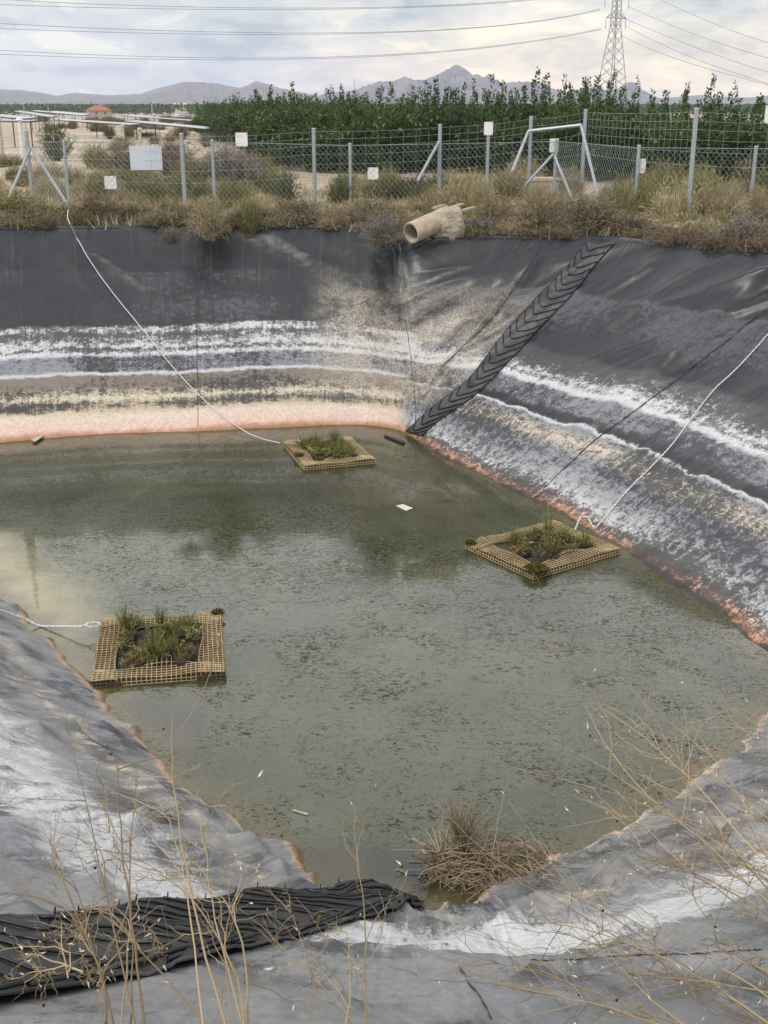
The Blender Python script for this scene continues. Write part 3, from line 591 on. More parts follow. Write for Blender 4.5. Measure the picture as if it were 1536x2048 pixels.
for x in range(-40, 1600, 46):
    yr = float(np.interp(x, [0, 300, 620, 745, 792, 1045, 1225, 1536], [458, 455, 455, 462, 476, 476, 478, 515]))
    if abs(x - 850) < 60 or abs(x - 1215) < 30: continue
    bush_px('rim_scrub', random.choice(['tangle', 'tangle', 'broom']), random.choice(['dry_brown', 'dry_brown', 'dry_grey', 'dry_straw']), x + random.uniform(-15, 15), yr - random.uniform(3, 14), random.uniform(90, 150), random.uniform(24, 44), 'low brown scrub forming the fringe along the liner edge', 'scrub', 'brown fringe of the rim', z=0.)
for x in (30, 95, 160, 230, 300, 360, 450, 545, 610, 660, 700, 770, 930, 1010, 1060, 1130, 1280, 1340, 1450, 1520, 1570):
    k, m = random.choice([('broom', 'olive'), ('tangle', 'dry_brown'), ('tangle', 'dry_straw'), ('tangle', 'dry_grey'), ('broom', 'dry_brown')])
    yr = float(np.interp(x, [0, 300, 620, 745, 792, 1045, 1225, 1536], [458, 455, 455, 462, 476, 476, 478, 515]))
    bush_px('rim_tuft', k, m, x, yr - random.uniform(-2, 5), random.uniform(60, 115), random.uniform(22, 40), 'dry tuft on the very edge of the liner hanging over it', 'dry tuft', 'tufts on the liner edge', z=-.02)
scatter(46, (150, 560), (376, 410), [('grass', 'olive'), ('grass', 'dry_straw'), ('broom', 'olive'), ('leafy', 'greygreen')], (50, 100), (30, 54), 'yellowish weed clump seen through the chain link on the left', 'scrub', 'weeds behind the left fence')
scatter(20, (650, 960), (372, 408), [('grass', 'olive'), ('grass', 'dry_straw'), ('broom', 'olive'), ('leafy', 'greygreen')], (50, 100), (30, 54), 'yellowish weed clump between the low square sign and the pipe', 'scrub', 'weeds behind the pipe')
scatter(26, (70, 430), (243, 262), [('broom', 'olive'), ('tangle', 'dry_brown'), ('broom', 'dry_brown')], (24, 50), (8, 16), 'low brown scrub in front of the solar tables', 'scrub', 'scrub at the solar field')
scatter(40, (950, 1620), (372, 442), [('grass', 'olive'), ('grass', 'dry_straw'), ('broom', 'dry_straw')], (60, 110), (40, 70), 'straw coloured weed clump seen through the chain link on the right', 'scrub', 'weeds behind the right fence')
scatter(26, (210, 540), (340, 378), [('broom', 'olive'), ('grass', 'olive'), ('tangle', 'dry_brown'), ('tangle', 'dry_grey')], (60, 110), (28, 50), 'mixed scrub on the slope below the sandy track', 'scrub', 'scrub below the track')
scatter(16, (180, 420), (250, 330), [('broom', 'olive'), ('tangle', 'dry_brown'), ('tangle', 'dry_grey')], (30, 70), (12, 30), 'dry scrub along the sandy track', 'scrub', 'scrub along the track')
scatter(12, (-20, 120), (330, 410), [('grass', 'olive'), ('grass', 'dry_straw')], (50, 90), (20, 40), 'thin weeds on the sand at the left fence', 'scrub', 'weeds on the left sand')
# short dry grass as ground cover
mb = MB(); n = 44000; k = 0; C = []
while k < n:
    i = rng.integers(0, NU, 4000); e = rng.random(4000) ** 1.2 * 9 + .25; p = Rl[i] + outd[i] * e[:, None]; p[:, :2] += rng.normal(0, .15, (4000, 2))
    dn = lattice(p[:, :2], .8, 31); ok = (dn + rng.normal(0, .4, 4000) > -.1) & (p[:, 1] > 12); C.append(p[ok]); k += ok.sum()
C = np.concatenate(C)[:n]; h = .06 + .16 * rng.random(n); E_ = C + np.column_stack([rng.normal(0, .07, (n, 2)), h]); C[:, 2] -= .02
mb.ribbons(np.stack([C, E_], 1), np.column_stack([np.full(n, .011), np.full(n, .003)]), rng.random(n))
tag(mb.build('dry_grass', M['dry_straw'], tint=True), kind='stuff')
# stones on the rim
for px, py, s in ((1302, 448, .16), (1325, 462, .12), (1350, 466, .2), (1380, 455, .18), (1340, 475, .1), (1400, 468, .12), (1290, 462, .08)):
    p = ground(px, py); import bmesh; bm = bmesh.new(); bmesh.ops.create_icosphere(bm, subdivisions=2, radius=1)
    sd_ = random.random() * 50
    for v in bm.verts: v.co *= 1 + .35 * mn.noise(v.co * 1.3 + Vector((sd_, 0, 0)))
    me = bpy.data.meshes.new('stone'); bm.to_mesh(me); bm.free(); s *= .65; o = link('stone', me, M['stone'], loc=p + np.array([0, 0, s * .2])); o.scale = (s * 1.3, s, s * .7); o.rotation_euler = (0, 0, random.random() * 6)
    tag(o, 'pale rough stone on the rim below the tall right fence post', 'stone', 'stones on the right rim')

# ---------------------------------------------------------------- orchard
def tree_meshes(seed):
    mb = MB(); n = 7500
    a = rng.random(n) * 2 * math.pi; zz = .12 + .88 * rng.random(n) ** .9; prof = np.interp(zz, [0, .12, .35, .7, .9, 1], [.55, .8, 1., .92, .7, .35])
    rr = prof * (1 - .45 * rng.random(n) ** 2.2); lump = 1 + .16 * np.sin(3 * a + seed) * np.cos(6 * zz + seed) + .10 * np.sin(7 * a + 9 * zz)
    C = np.column_stack([np.cos(a) * rr * lump * 1.15, np.sin(a) * rr * lump * 1.15, zz * 1.52]) + rng.normal(0, .05, (n, 3))
    D = np.column_stack([np.cos(a), np.sin(a), .4 + 0 * a]) + rng.normal(0, .7, (n, 3))
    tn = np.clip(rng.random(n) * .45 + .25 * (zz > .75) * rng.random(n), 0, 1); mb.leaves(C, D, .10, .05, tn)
    m_ = 26
    for s in range(m_):
        ang = rng.random() * 6.28; r0 = rng.random() ** .5 * .95; H = .10 + .95 * rng.random() ** 2.6; bx, by = math.cos(ang) * r0, math.sin(ang) * r0; z0 = 1.2 + .25 * (1 - r0); k = int(34 + 80 * H)
        t = rng.random(k); lean = rng.normal(0, .10, 2); cx = bx + lean[0] * t; cy = by + lean[1] * t; cz = z0 + t * (H * 1.15 + .28)
        th = rng.random(k) * 6.28; w_ = .10 * (1.15 - t * .75); C = np.column_stack([cx + np.cos(th) * w_, cy + np.sin(th) * w_, cz]); D = np.column_stack([np.cos(th), np.sin(th), .9 + 0 * th])
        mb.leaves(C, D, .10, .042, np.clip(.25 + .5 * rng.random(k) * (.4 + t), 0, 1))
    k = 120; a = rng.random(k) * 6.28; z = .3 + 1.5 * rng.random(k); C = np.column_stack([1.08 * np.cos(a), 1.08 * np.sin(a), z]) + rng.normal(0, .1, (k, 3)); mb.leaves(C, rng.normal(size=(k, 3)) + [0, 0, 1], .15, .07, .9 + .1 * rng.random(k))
    core = MB(); tr = MB(); tr.tube([(0, 0, -.1), (.02, 0, .3), (0, .03, .7)], [.09, .07, .05], 7)
    for s in range(7):
        a = s * .9; tr.tube([(0, 0, .45), (.4 * math.cos(a), .4 * math.sin(a), 1.), (.6 * math.cos(a), .6 * math.sin(a), 1.7)], [.035, .025, .01], 5)
    return mb.mesh('crown', True), tr.mesh('trunk')
TREES = []
for s in range(5):
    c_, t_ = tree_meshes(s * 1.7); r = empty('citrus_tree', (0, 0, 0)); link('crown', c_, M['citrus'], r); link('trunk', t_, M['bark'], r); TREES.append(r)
used = set()
def tree(x, y, s, hs, label, group):
    i = random.randrange(5); o = TREES[i] if i not in used else copy_tree(TREES[i]); used.add(i)
    o.location = (x, y, gz(x, y)); o.scale = (s, s, hs); o.rotation_euler = (0, 0, random.random() * 6.28); tag(o, label, 'citrus tree', group)
A = ground(1600, 392)[:2]; B = ground(545, 338)[:2]; Cc = ground(392, 268)[:2]
uAB = (B - A) / np.linalg.norm(B - A); nAB = np.array([uAB[1], -uAB[0]]); nAB = nAB if nAB[1] > 0 else -nAB
LAB = np.linalg.norm(B - A)
for row in range(4):
    s = -2.6 + .8 * (row % 2)
    while s < LAB + .2:
        p = A + uAB * s + nAB * (1.2 + row * 2.3); hs = random.uniform(.78, 1.10)
        lab = 'leafy citrus tree in the front row of the orchard behind the fence' if row == 0 else 'leafy citrus tree in the rows behind the orchard front row'
        tree(p[0], p[1], random.uniform(.98, 1.2), hs, lab, 'front row citrus trees' if row == 0 else 'inner citrus trees'); s += random.uniform(1.45, 1.8)
uBC = (Cc - B); LBC = np.linalg.norm(uBC); uBC /= LBC; nBC = np.array([uBC[1], -uBC[0]]); nBC = nBC if nBC[0] > 0 else -nBC
for row in range(3):
    s = 2.0
    while s < LBC:
        p = B + uBC * s + nBC * (1.0 + row * 2.6); tree(p[0], p[1], random.uniform(1.05, 1.25), random.uniform(.88, 1.05), 'citrus tree on the left flank of the orchard running away from the fence', 'left flank citrus trees'); s += random.uniform(1.8, 2.5)
# far orchard that reads as one mass
mb = MB(); n = 44000
d = rng.uniform(480, 760, n); px = rng.uniform(-260, 1750, n); rowq = np.round(d / 9) * 9 + rng.normal(0, 1.4, n); X_ = (px - 768) / F * rowq; hz_ = (rng.random(n) ** .6) * (3.9 + .6 * lattice(np.column_stack([X_, rowq]), 3., 77))
mb.leaves(np.column_stack([X_, rowq, -1.5 + hz_]), rng.normal(size=(n, 3)), 1.5, .9, rng.random(n) * .5)
tag(mb.build('far_orchard', M['citrus'], tint=True), kind='stuff')

# ---------------------------------------------------------------- fences
def post_px(xb, yb, yt):
    b = ground(xb, yb); t = aty(xb, yt, b[1]); return b, t[2]
def make_post(parent, b, zt, r=.035, name='post'):
    mb = MB(); mb.tube([(0, 0, -.15), (0, 0, zt - b[2])], r, 8); o = mb.build(name, M['galv'], parent, loc=b); mb = MB(); mb.tube([(0, 0, zt - b[2]), (0, 0, zt - b[2] + .02)], [r * 1.15, r * .8], 8); mb.build('cap', M['galv'], o); return o
fc = empty('chain_link_fence', ground(430, 412), 'galvanised chain link fence with short posts round the far end of the pond', 'fence')
ORG = np.array(fc.location)
CL = [(62, 413, 283), (139, 413, 281), (430, 412, 281), (701, 409, 288), (973, 402, 272), (1107, 402, 280), (1268, 440, 292), (1498, 434, 294), (1735, 436, 296)]
CB = [post_px(*c) for c in CL]
for i, (b, zt) in enumerate(CB):
    if i: make_post(fc, b - ORG, zt - ORG[2])
mb = MB(); cw, chh, rw = .115, .125, .0034
tops = [b[2] + 1.28 for b, z in CB]; tops = [z - .03 for b, z in CB]; tops[0] = CB[1][1] - .05; tops[4] = (tops[3] + tops[5]) / 2
dists = [0]
for (b, _), (b2, _) in zip(CB[:-1], CB[1:]): dists.append(dists[-1] + np.linalg.norm(b2[:2] - b[:2]))
def fpos(s, z): return np.array([np.interp(s, dists, [b[0] for b, _ in CB]), np.interp(s, dists, [b[1] for b, _ in CB]), z])
nw = int(dists[-1] / (cw / 1))
for i in range(nw):
    s0 = i * cw; zt = np.interp(s0, dists, tops) + .006 * random.random(); zb = np.interp(s0, dists, [b[2] for b, _ in CB]) + .02; kk = int((zt - zb) / (chh / 2)); P = []
    for j in range(kk + 1):
        off = (cw * .5 if (j % 2) else 0.) ; sgn = 1
        P.append(fpos(s0 + off, zt - j * chh / 2))
    mb.tube(np.array(P) - ORG, rw, 3, False, up=(.1, 1, .05))
    P2 = [fpos(s0 + (0. if (j % 2) else -cw * .5) + cw * .5 - (cw * .5), zt - j * chh / 2) for j in range(kk + 1)]
    mb.tube(np.array([fpos(s0 - (cw * .5 if (j % 2) else 0.), zt - j * chh / 2) for j in range(kk + 1)]) - ORG, rw, 3, False, up=(.1, 1, .05))
for fz in (0.,):
    P = [fpos(s, np.interp(s, dists, tops) - fz * 1.2) for s in np.linspace(0, dists[-1], 120)]; mb.tube(np.array(P) - ORG, .006, 4, False)
o = mb.build('chain_link_mesh', M['wire'], fc); o['kind'] = 'stuff'
def brace(parent, org, p1, p2, r=.03):
    mb = MB(); mb.tube([np.array(p1) - org, np.array(p2) - org], r, 8); mb.build('brace', M['galv'], parent)
def pt_y(x, y, Y): return aty(x, y, Y)
c5 = CB[5][0]
brace(fc, ORG, aty(1107, 308, c5[1]), ground(1022, 402)); brace(fc, ORG, aty(1109, 312, c5[1]), ground(1148, 408))
ft = empty('wire_fence', ground(630, 405), 'taller fence of widely spaced grid wires with high steel posts behind the chain link', 'fence')
OT = np.array(ft.location)
TL = [(-230, 408, 262), (66, 402, 262), (371, 420, 268), (630, 406, 258), (878, 398, 250), (1056, 392, 234), (1162, 392, 220), (1374, 446, 218), (1600, 440, 222)]
TB = [post_px(*c) for c in TL]
for i, (b, zt) in enumerate(TB): make_post(ft, b - OT, zt - OT[2], .042)
mb = MB(); rows_z = [0., .10, .20, .32, .46, .62]
for (b, z), (b2, z2) in zip(TB[:-1], TB[1:]):
    a0 = np.append(b[:2], z - .05); a1 = np.append(b2[:2], z2 - .05); L = np.linalg.norm(a1 - a0)
    for rz_ in rows_z:
        t = np.linspace(0, 1, 7); P = a0[None] * (1 - t)[:, None] + a1[None] * t[:, None]; P[:, 2] -= rz_ * 1.45 + .03 * np.sin(math.pi * t) ; mb.tube(P - OT, .0034, 3, False)
    for s in np.arange(.28, L, .28):
        t = s / L; p = a0 * (1 - t) + a1 * t; q_ = p.copy(); q_[2] -= .95; mb.tube([p - OT - np.array([0, 0, .03]), q_ - OT], .0028, 3, False)
o = mb.build('grid_wires', M['wire'], ft); o['kind'] = 'stuff'
b, _ = TB[1]; brace(ft, OT, aty(61, 295, b[1]), ground(10, 412)); brace(ft, OT, aty(63, 296, b[1]), ground(139, 415))
b, _ = TB[4]; brace(ft, OT, aty(878, 283, b[1]), ground(832, 372) if False else aty(835, 362, b[1] - 1.))
b5, b6 = TB[5][0], TB[6][0]
j5 = aty(1057, 262, b5[1]); j6 = aty(1162, 250, b6[1])
mb = MB(); mb.tube([j5 - OT, j6 - OT], .036, 8); mb.build('rail', M['galv'], ft)
brace(ft, OT, j5, aty(1004, 392, b5[1] - 1.), .036); brace(ft, OT, j6, aty(1200, 408, b6[1] - 1.8), .036)
def plate(name, px, py, wp, hp, Y, m, label, cat, ry=0.):
    c = aty(px, py, Y); D = c[1] * CP - (c[2] - CZ) * SP; w_, h_ = wp * D / F, hp * D / F
    r = empty(name, c, label, cat, rz=ry); mb = MB(); mb.box((-w_ / 2, -.004, -h_ / 2), (w_ / 2, .004, h_ / 2)); mb.build('plate', m, r)
    mb = MB()
    for sx_ in (-1, 1):
        for sz in (-1, 1): mb.box((sx_ * w_ * .42 - .008, -.012, sz * h_ * .42 - .008), (sx_ * w_ * .42 + .008, -.0045, sz * h_ * .42 + .008))
    mb.build('wire_tie', M['galv'], r); return r
fy = lambda x: float(np.interp(x, [c[0] for c in CL], [b[1] for b, _ in CB])); ty = lambda x: float(np.interp(x, [c[0] for c in TL], [b[1] for b, _ in TB]))
plate('sign', 483, 279, 24, 26, ty(483) + .02, M['sign'], 'blank white square sign high on the wires between the tall left posts', 'sign')
plate('sign', 221, 365, 24, 25, fy(221) + .02, M['sign'], 'blank white square sign low on the chain link below the grey board', 'sign')
plate('sign', 746, 347, 21, 23, fy(746) + .02, M['sign'], 'blank white square sign halfway up the chain link left of the orchard brace', 'sign')
plate('sign', 977, 257, 18, 25, fy(977) - .05, M['sign'], 'blank white sign on top of the short post left of the steel frame', 'sign')
plate('sign', 1108, 291, 18, 26, fy(1108) + .05, M['sign'], 'blank white sign behind the braced corner post under the rail', 'sign')
plate('sign', 1283, 332, 17, 28, fy(1283) + .02, M['sign'], 'blank white sign at the short post right of the corner frame', 'sign')
plate('sign', 1539, 229, 18, 34, ty(1539) + .02, M['sign'], 'blank white sign cut by the right picture edge high on the wires', 'sign')
plate('notice_board', 292, 316, 64, 46, fy(292) - .03, M['board'], 'large blank pale grey board on the chain link at the left', 'board')

# ---------------------------------------------------------------- pipe and mortar
pc = aty(822, 466, 18.55); D = pc[1] * CP - (pc[2] - CZ) * SP; pr = 21.5 * D / F
ax = np.array([.62, .60, .20]); L = .86; ax /= np.linalg.norm(ax)
pp = empty('drain_pipe', pc, 'beige concrete drain pipe jutting over the far pond corner', 'pipe')
A_ = np.cross(ax, [0, 0, 1]); A_ /= np.linalg.norm(A_); B_ = np.cross(A_, ax); k = 32; an = np.arange(k) * 2 * math.pi / k
ring = lambda s, r: np.array([ax * s + r * (math.cos(a) * A_ + math.sin(a) * B_) for a in an])
R_ = [ring(.9, pr * .80), ring(.03, pr * .80), ring(0., pr * .83), ring(0., pr * .97), ring(.012, pr), ring(L * .5, pr), ring(L, pr)]
mb = MB(); mb.add(np.concatenate(R_), grid_faces(len(R_), k)); mb.build('pipe_barrel', M['pipe'], pp, smooth=False)
mb = MB(); V = ring(.55, pr * .81); mb.add(np.vstack([V, ax * .55]), [[j, (j + 1) % k, k] for j in range(k)]); mb.build('pipe_shade_disc', M['dark'], pp)  # near-black disc closing the bore, painting the shade inside the pipe
bm = bmesh.new(); bmesh.ops.create_icosphere(bm, subdivisions=5, radius=1)
hc = aty(897, 446, 19.02)
for v in bm.verts:
    q_ = v.co.copy(); m_ = max(abs(q_.x), abs(q_.y), abs(q_.z)) ** .55; q_ = q_ / m_
    q_ *= 1 + .14 * mn.noise(q_ * 1.7) + .05 * mn.noise(q_ * 4.5) + .015 * mn.noise(q_ * 12)
    v.co = Vector((q_.x * .25 * (1.12 - .16 * q_.z), q_.y * .32, q_.z * .27))
me = bpy.data.meshes.new('mortar_block'); bm.to_mesh(me); bm.free()
o = link('mortar_block', me, M['mortar'], loc=hc + np.array([0, .1, -.02]), smooth=True); tag(o, 'lumpy mortar headwall around the back end of the drain pipe', 'headwall')
for (x1, y1, x2, y2, lb) in ((900, 416, 925, 408, 'short weathered plank lying on top of the mortar headwall'), (926, 421, 948, 415, 'thin weathered plank sticking out right of the mortar headwall'), (868, 416, 890, 411, 'flat slab piece on the left top of the mortar headwall')):
    p1, p2 = aty(x1, y1, 19.1), aty(x2, y2, 19.4); mb = MB(); d = p2 - p1; L_ = np.linalg.norm(d); r = np.array(Vector(d).to_track_quat('X', 'Z').to_matrix()); mb.box((0, -.04, -.015), (L_, .04, .015), r); o = mb.build('plank', M['plank'], loc=p1); tag(o, lb, 'plank')
# concrete blocks behind the fence
for (px, py, w_, h_, d_, lb) in ((1120, 402, .95, .36, .5, 'low concrete block behind the braced corner post'), (1060, 384, .45, .2, .4, 'small concrete slab left behind the corner post'), (1045, 402, .5, .10, .5, 'flat concrete slab on the ground at the corner brace')):
    p = ground(px, py) + np.array([0, 1.2, 0]); r = empty('concrete_block', p, lb, 'concrete block'); mb = MB(); mb.box((-w_ / 2, 0, -.1), (w_ / 2, d_, h_)); o = mb.build('block', M['concrete'], r); mb = MB(); mb.box((-w_ / 2 - .03, -.03, h_ + .003), (w_ / 2 + .03, d_ + .03, h_ + .06)); mb.build('slab', M['stone'], r)

# ---------------------------------------------------------------- ladder mats
def ladder_mat(name, EA, EB, nrib, rh, label, wave, spike, apex=.42, lead=1.25):
    """EA, EB: 3-D edge polylines running from the top of the slope to the water"""
    n = 160
    def rs(P):
        P = np.asarray(P); s = np.concatenate([[0], np.cumsum(np.linalg.norm(np.diff(P, axis=0), axis=1))]); q = np.linspace(0, s[-1], n); return np.stack([np.interp(q, s, P[:, i]) for i in range(3)], 1)
    A, Bv = rs(EA), rs(EB); org = A[0].copy(); m_ = 24; t = np.linspace(0, 1, m_)
    S = A[:, None] * (1 - t)[None, :, None] + Bv[:, None] * t[None, :, None]
    for i in range(n):
        for j in range(m_):
            h = bvh.find_nearest(Vector(S[i, j])); S[i, j] = np.array(h[0]) if h[0] is not None and h[3] < .4 else S[i, j]
    kz = np.ones(7) / 7
    for j in range(m_):
        e = np.concatenate([S[:3, j, 2], S[:, j, 2], S[-3:, j, 2]]); S[:, j, 2] = np.convolve(e, kz, 'valid')
    nrm = np.cross(np.gradient(S, axis=1), np.gradient(S, axis=0)); nrm /= np.linalg.norm(nrm, axis=2)[..., None] + 1e-9; nrm = np.where(nrm[..., 2:3] < 0, -nrm, nrm)
    ss = np.linspace(0, 1, n)[:, None]; off = .02 + wave * (.5 + .5 * np.sin(ss * 21 + 1.5 * t[None])) * (.6 + .4 * np.sin(9 * ss)); S = S + nrm * off[..., None]
    S[..., 2] = np.maximum(S[..., 2], WZ + .01)
    r = empty(name, org, label, 'ladder mat')
    mb = MB(); mb.add((S - org).reshape(-1, 3), grid_faces(n, m_, False)); mb.add((S - org - nrm * .015).reshape(-1, 3), grid_faces(n, m_, False)[:, ::-1]); mb.build('mat_sheet', M['rubber'] if spike else M['matsheet'], r, smooth=True)
    def P_(s, q):
        i = np.clip(s, 0, 1) * (n - 1); i0 = int(min(i, n - 2)); f = i - i0; j = np.clip(q, 0, 1) * (m_ - 1); j0 = int(min(j, m_ - 2)); g = j - j0
        bl = lambda X: (X[i0, j0] * (1 - f) + X[i0 + 1, j0] * f) * (1 - g) + (X[i0, j0 + 1] * (1 - f) + X[i0 + 1, j0 + 1] * f) * g
        return bl(S), bl(nrm)
    rib_me = []
    ds_ = 1. / nrib
    for kx in range(-5 if spike else 0, nrib):
        s0 = (kx + .25 + random.uniform(-.12, .12)) * ds_; P = []; 
        for q in np.linspace(.03, .97, 15):
            back = abs(q - apex) / (1 - apex if q > apex else apex); s = s0 + ds_ * (lead * (1 - back ** 1.3)); p, nn = P_(min(s, 1), q)
            if s < -.001 or s > 1.02: continue
            P.append(p - org + nn * rh * .5)
        if len(P) < 3: continue
        mb = MB(); P = np.array(P)
        # upright rib: thin flange
        N2 = np.array([P_(min(s0, 1), q)[1] for q in np.linspace(.03, .97, 15)])
        if spike:
            mb.tube(P + np.array([0, 0, .004]), .0075, 6)
        if False:
            T_ = np.gradient(P, axis=0); T_ /= np.linalg.norm(T_, axis=1)[:, None]; sd2 = np.cross(T_, N2) * .004; q_ = []
            for off_, hh_ in ((-1, -.012), (-.6, rh), (.6, rh), (1, -.012)): q_.append(P + sd2 * off_ + N2 * hh_)
            V_ = np.stack(q_, 1); mb.add(V_.reshape(-1, 3), grid_faces(15, 4, False))
        if not spike: mb.tube(P, rh * .42, 5)
        o = mb.build('rib', M['rib'], r, smooth=True)
        if spike and kx >= 0:
            for q in ((.0, .99) if kx % 4 == 0 else ((.0,) if kx % 2 == 0 else ())):
                p, nn = P_(min(s0, 1), q); mb = MB(); mb.tube([p - org, p - org + (nn * .4 + np.array([0, 0, .6])) * spike], [.004, .003], 5); mb.build('edge_pin', M['rib'], r)
    for q in (.0, 1.):
        mb = MB(); mb.tube(np.array([P_(s, q)[0] - org for s in np.linspace(0, 1, 120)]), rh * (.3 if not spike else .6), 5); mb.build('edge_cord', M['matsheet'] if spike else M['rib'], r, smooth=True)  # near mat's cord takes the paler sheet grey, a painted edge highlight
    return r
def liner_pts(px, up=0.02): return [p for p in (on_liner(x, y, up) for x, y in pix_path(px, 12)) if p is not None]
E1 = liner_pts([(1180, 478), (1140, 528), (1110, 560), (1030, 640), (990, 690), (940, 760), (905, 785), (860, 820), (826, 850), (806, 872)])
E2 = liner_pts([(1236, 480), (1190, 530), (1150, 585), (1085, 650), (1050, 690), (985, 760), (935, 805), (885, 835), (868, 850), (838, 880)])
ladder_mat('ladder_mat', E1, E2, 25, .022, 'black chevron ribbed mat laid down the right slope in the far corner', .0, 0, .36)
E1 = liner_pts([(-60, 1868), (0, 1855), (100, 1852), (200, 1830), (300, 1810), (420, 1808), (500, 1786), (560, 1788), (640, 1784), (700, 1782)], .03) + [Wp(716, 1780) + np.array([0, 0, .01])]
E2 = liner_pts([(-60, 2032), (0, 2015), (150, 1985), (300, 1955), (450, 1915), (560, 1885), (650, 1865), (720, 1842), (800, 1822)]) + [Wp(848, 1808) + np.array([0, 0, .01])]
ladder_mat('ladder_mat', E1, E2, 24, .012, 'black ribbed mat in the left foreground running down into the near water', .022, .035, .86, 5.)

# ---------------------------------------------------------------- rafts
def sedge_mesh(kind):
    mb = MB(); n = 60 if kind == 0 else 34
    H = (.30, .20, .17)[kind]; P = strands(n, .03, H, (.13, .22, .19)[kind], 5, (-.05, .15, .2)[kind], .006, .55); mb.ribbons(P, np.full((n, 5), .0045) * np.linspace(1, .3, 5), rng.random(n))
    if kind == 2:
        C = P[rng.integers(0, n, 70), rng.integers(2, 5, 70)] + rng.normal(0, .015, (70, 3)); mb.leaves(C, rng.normal(size=(70, 3)) + [0, 0, .4], .05, .022, .4 + .6 * rng.random(70))
    return mb.mesh('plant', True)
SED = [sedge_mesh(i % 3) for i in range(9)]
POT = MB(); POT.tube([(0, 0, -.05), (0, 0, .06)], [.04, .052], 10); POTM = POT.mesh('pot'); POTM.materials.append(M['soil'])
def raft(cpx, label, plants, moss, black, bulge):
    C = np.array([atz(x, y, WZ + .06) for x, y in cpx]); c = C.mean(0)
    ex = ((C[1] - C[0]) + (C[2] - C[3])); ex[2] = 0; ex /= np.linalg.norm(ex); ey = np.array([-ex[1], ex[0], 0])
    if ((C[0] + C[1] - C[2] - C[3]) @ ey) < 0: ey = -ey
    w_ = (np.linalg.norm(C[1] - C[0]) + np.linalg.norm(C[2] - C[3])) / 2; h_ = (np.linalg.norm(C[0] - C[3]) + np.linalg.norm(C[1] - C[2])) / 2
    rz = math.atan2(ex[1], ex[0]); r = empty('floating_raft', (c[0], c[1], WZ), label, 'floating raft', 'floating planted rafts', rz)
    hw, hh, bw = w_ / 2, h_ / 2, .215; T = .062
    # frame beams
    for (a, b_) in (((-hw, hh - .14, -.03), (hw, hh - .02, .05)), ((-hw, -hh + .02, -.03), (hw, -hh + .14, .05)), ((-hw + .02, -hh + .142, -.03), (-hw + .14, hh - .142, .048)), ((hw - .14, -hh + .142, -.03), (hw - .02, hh - .142, .048))):
        mb = MB(); mb.box(a, b_); mb.build('beam', M['beam'], r)
    for (a, b_) in (((-hw + .01, hh - bw + .02, .02), (hw - .01, hh - .145, .04)), ((-hw + .01, -hh + .145, .02), (hw - .01, -hh + bw - .02, .04)), ((-hw + .145, -hh + bw - .018, .02), (-hw + bw - .02, hh - bw + .018, .038)), ((hw - bw + .02, -hh + bw - .018, .02), (hw - .145, hh - bw + .018, .038))):
        mb = MB(); mb.box(a, b_); mb.build('inner_board', M['beam'], r)
    # net: strands along and across on the rim, folded down the outside
    net = MB(); g = .043; sag = lambda x, y: T + .012 * math.sin(9 * x + 3 * y) * math.sin(7 * y - 2 * x) + .008 * mn.noise(Vector((x * 4, y * 4, 1)))
    def inner(side, s):  # wavy inner edge
        return bw + .03 * math.sin(s * 5 + side * 2) + bulge * math.exp(-((s - .05) / .17) ** 2) * (side == 1)
    for side in range(4):
        Ls = hw if side < 2 else hh; Lo = hh if side < 2 else hw; sg = 1 if side in (0, 2) else -1
        def pt(s, d, z=None):
            o_ = sg * (Lo - d); x, y = (s, o_) if side < 2 else (o_, s); zz = sag(x, y) if z is None else z
            if z is None and d > bw - .03: zz += .02 * math.sin(s * 8 + side)
            return (x, y, zz)
        for s in np.arange(-Ls, Ls + .001, g):
            di = inner(side, s); P = [pt(s, -.004, -.02), pt(s, -.004, T * .6)] + [pt(s, d) for d in np.linspace(.012, di, 6)]; net.tube(P, .0042, 4, False)
        for d in np.arange(.012, bw + .04, g):
            net.tube([pt(s, min(d, inner(side, s)) if d > bw * .7 else d) for s in np.linspace(-Ls, Ls, 34)], .0042, 4, False)
        for z in (.03, .0): net.tube([pt(-Ls, -.004, z), pt(Ls, -.004, z)], .0042, 4, False)
    net.build('net', M['net'], r, smooth=True)['kind'] = 'stuff'
    iw, ih = hw - bw + .05, hh - bw + .05; ng = 30; xx = np.linspace(-iw, iw, ng); yy = np.linspace(-ih, ih, ng); V = [(x, y, .015 + .05 * mn.noise(Vector((x * 7, y * 7, c[0]))) + .03 * mn.noise(Vector((x * 19, y * 19, 2.)))) for y in yy for x in xx]
    mb = MB(); mb.add(V, grid_faces(ng, ng, False)); mb.build('soil_bed', M['soil'], r, smooth=True)
    for (x, y, kx, s) in plants:
        x, y = x * iw * .85, y * ih * .85
        o = link('plant', SED[kx], M['sedge' if kx < 6 else 'sedge_dry'], r, loc=(x, y, .05)); o.scale = (s, s, s); o.rotation_euler = (0, 0, random.random() * 6)
        if random.random() < .5: link('pot', POTM, None, r, loc=(x + .03, y - .03, .03))
    for (x, y, rad) in moss:
        mb = MB(); n = 500; P = strands(n, rad * .8, rad * .45, rad, 3, .2, .01, .3); mb.ribbons(P, np.full((n, 3), .006), rng.random(n)); o = mb.build('moss', M['moss'], r, loc=(x * hw, y * hh, .06), tint=True)
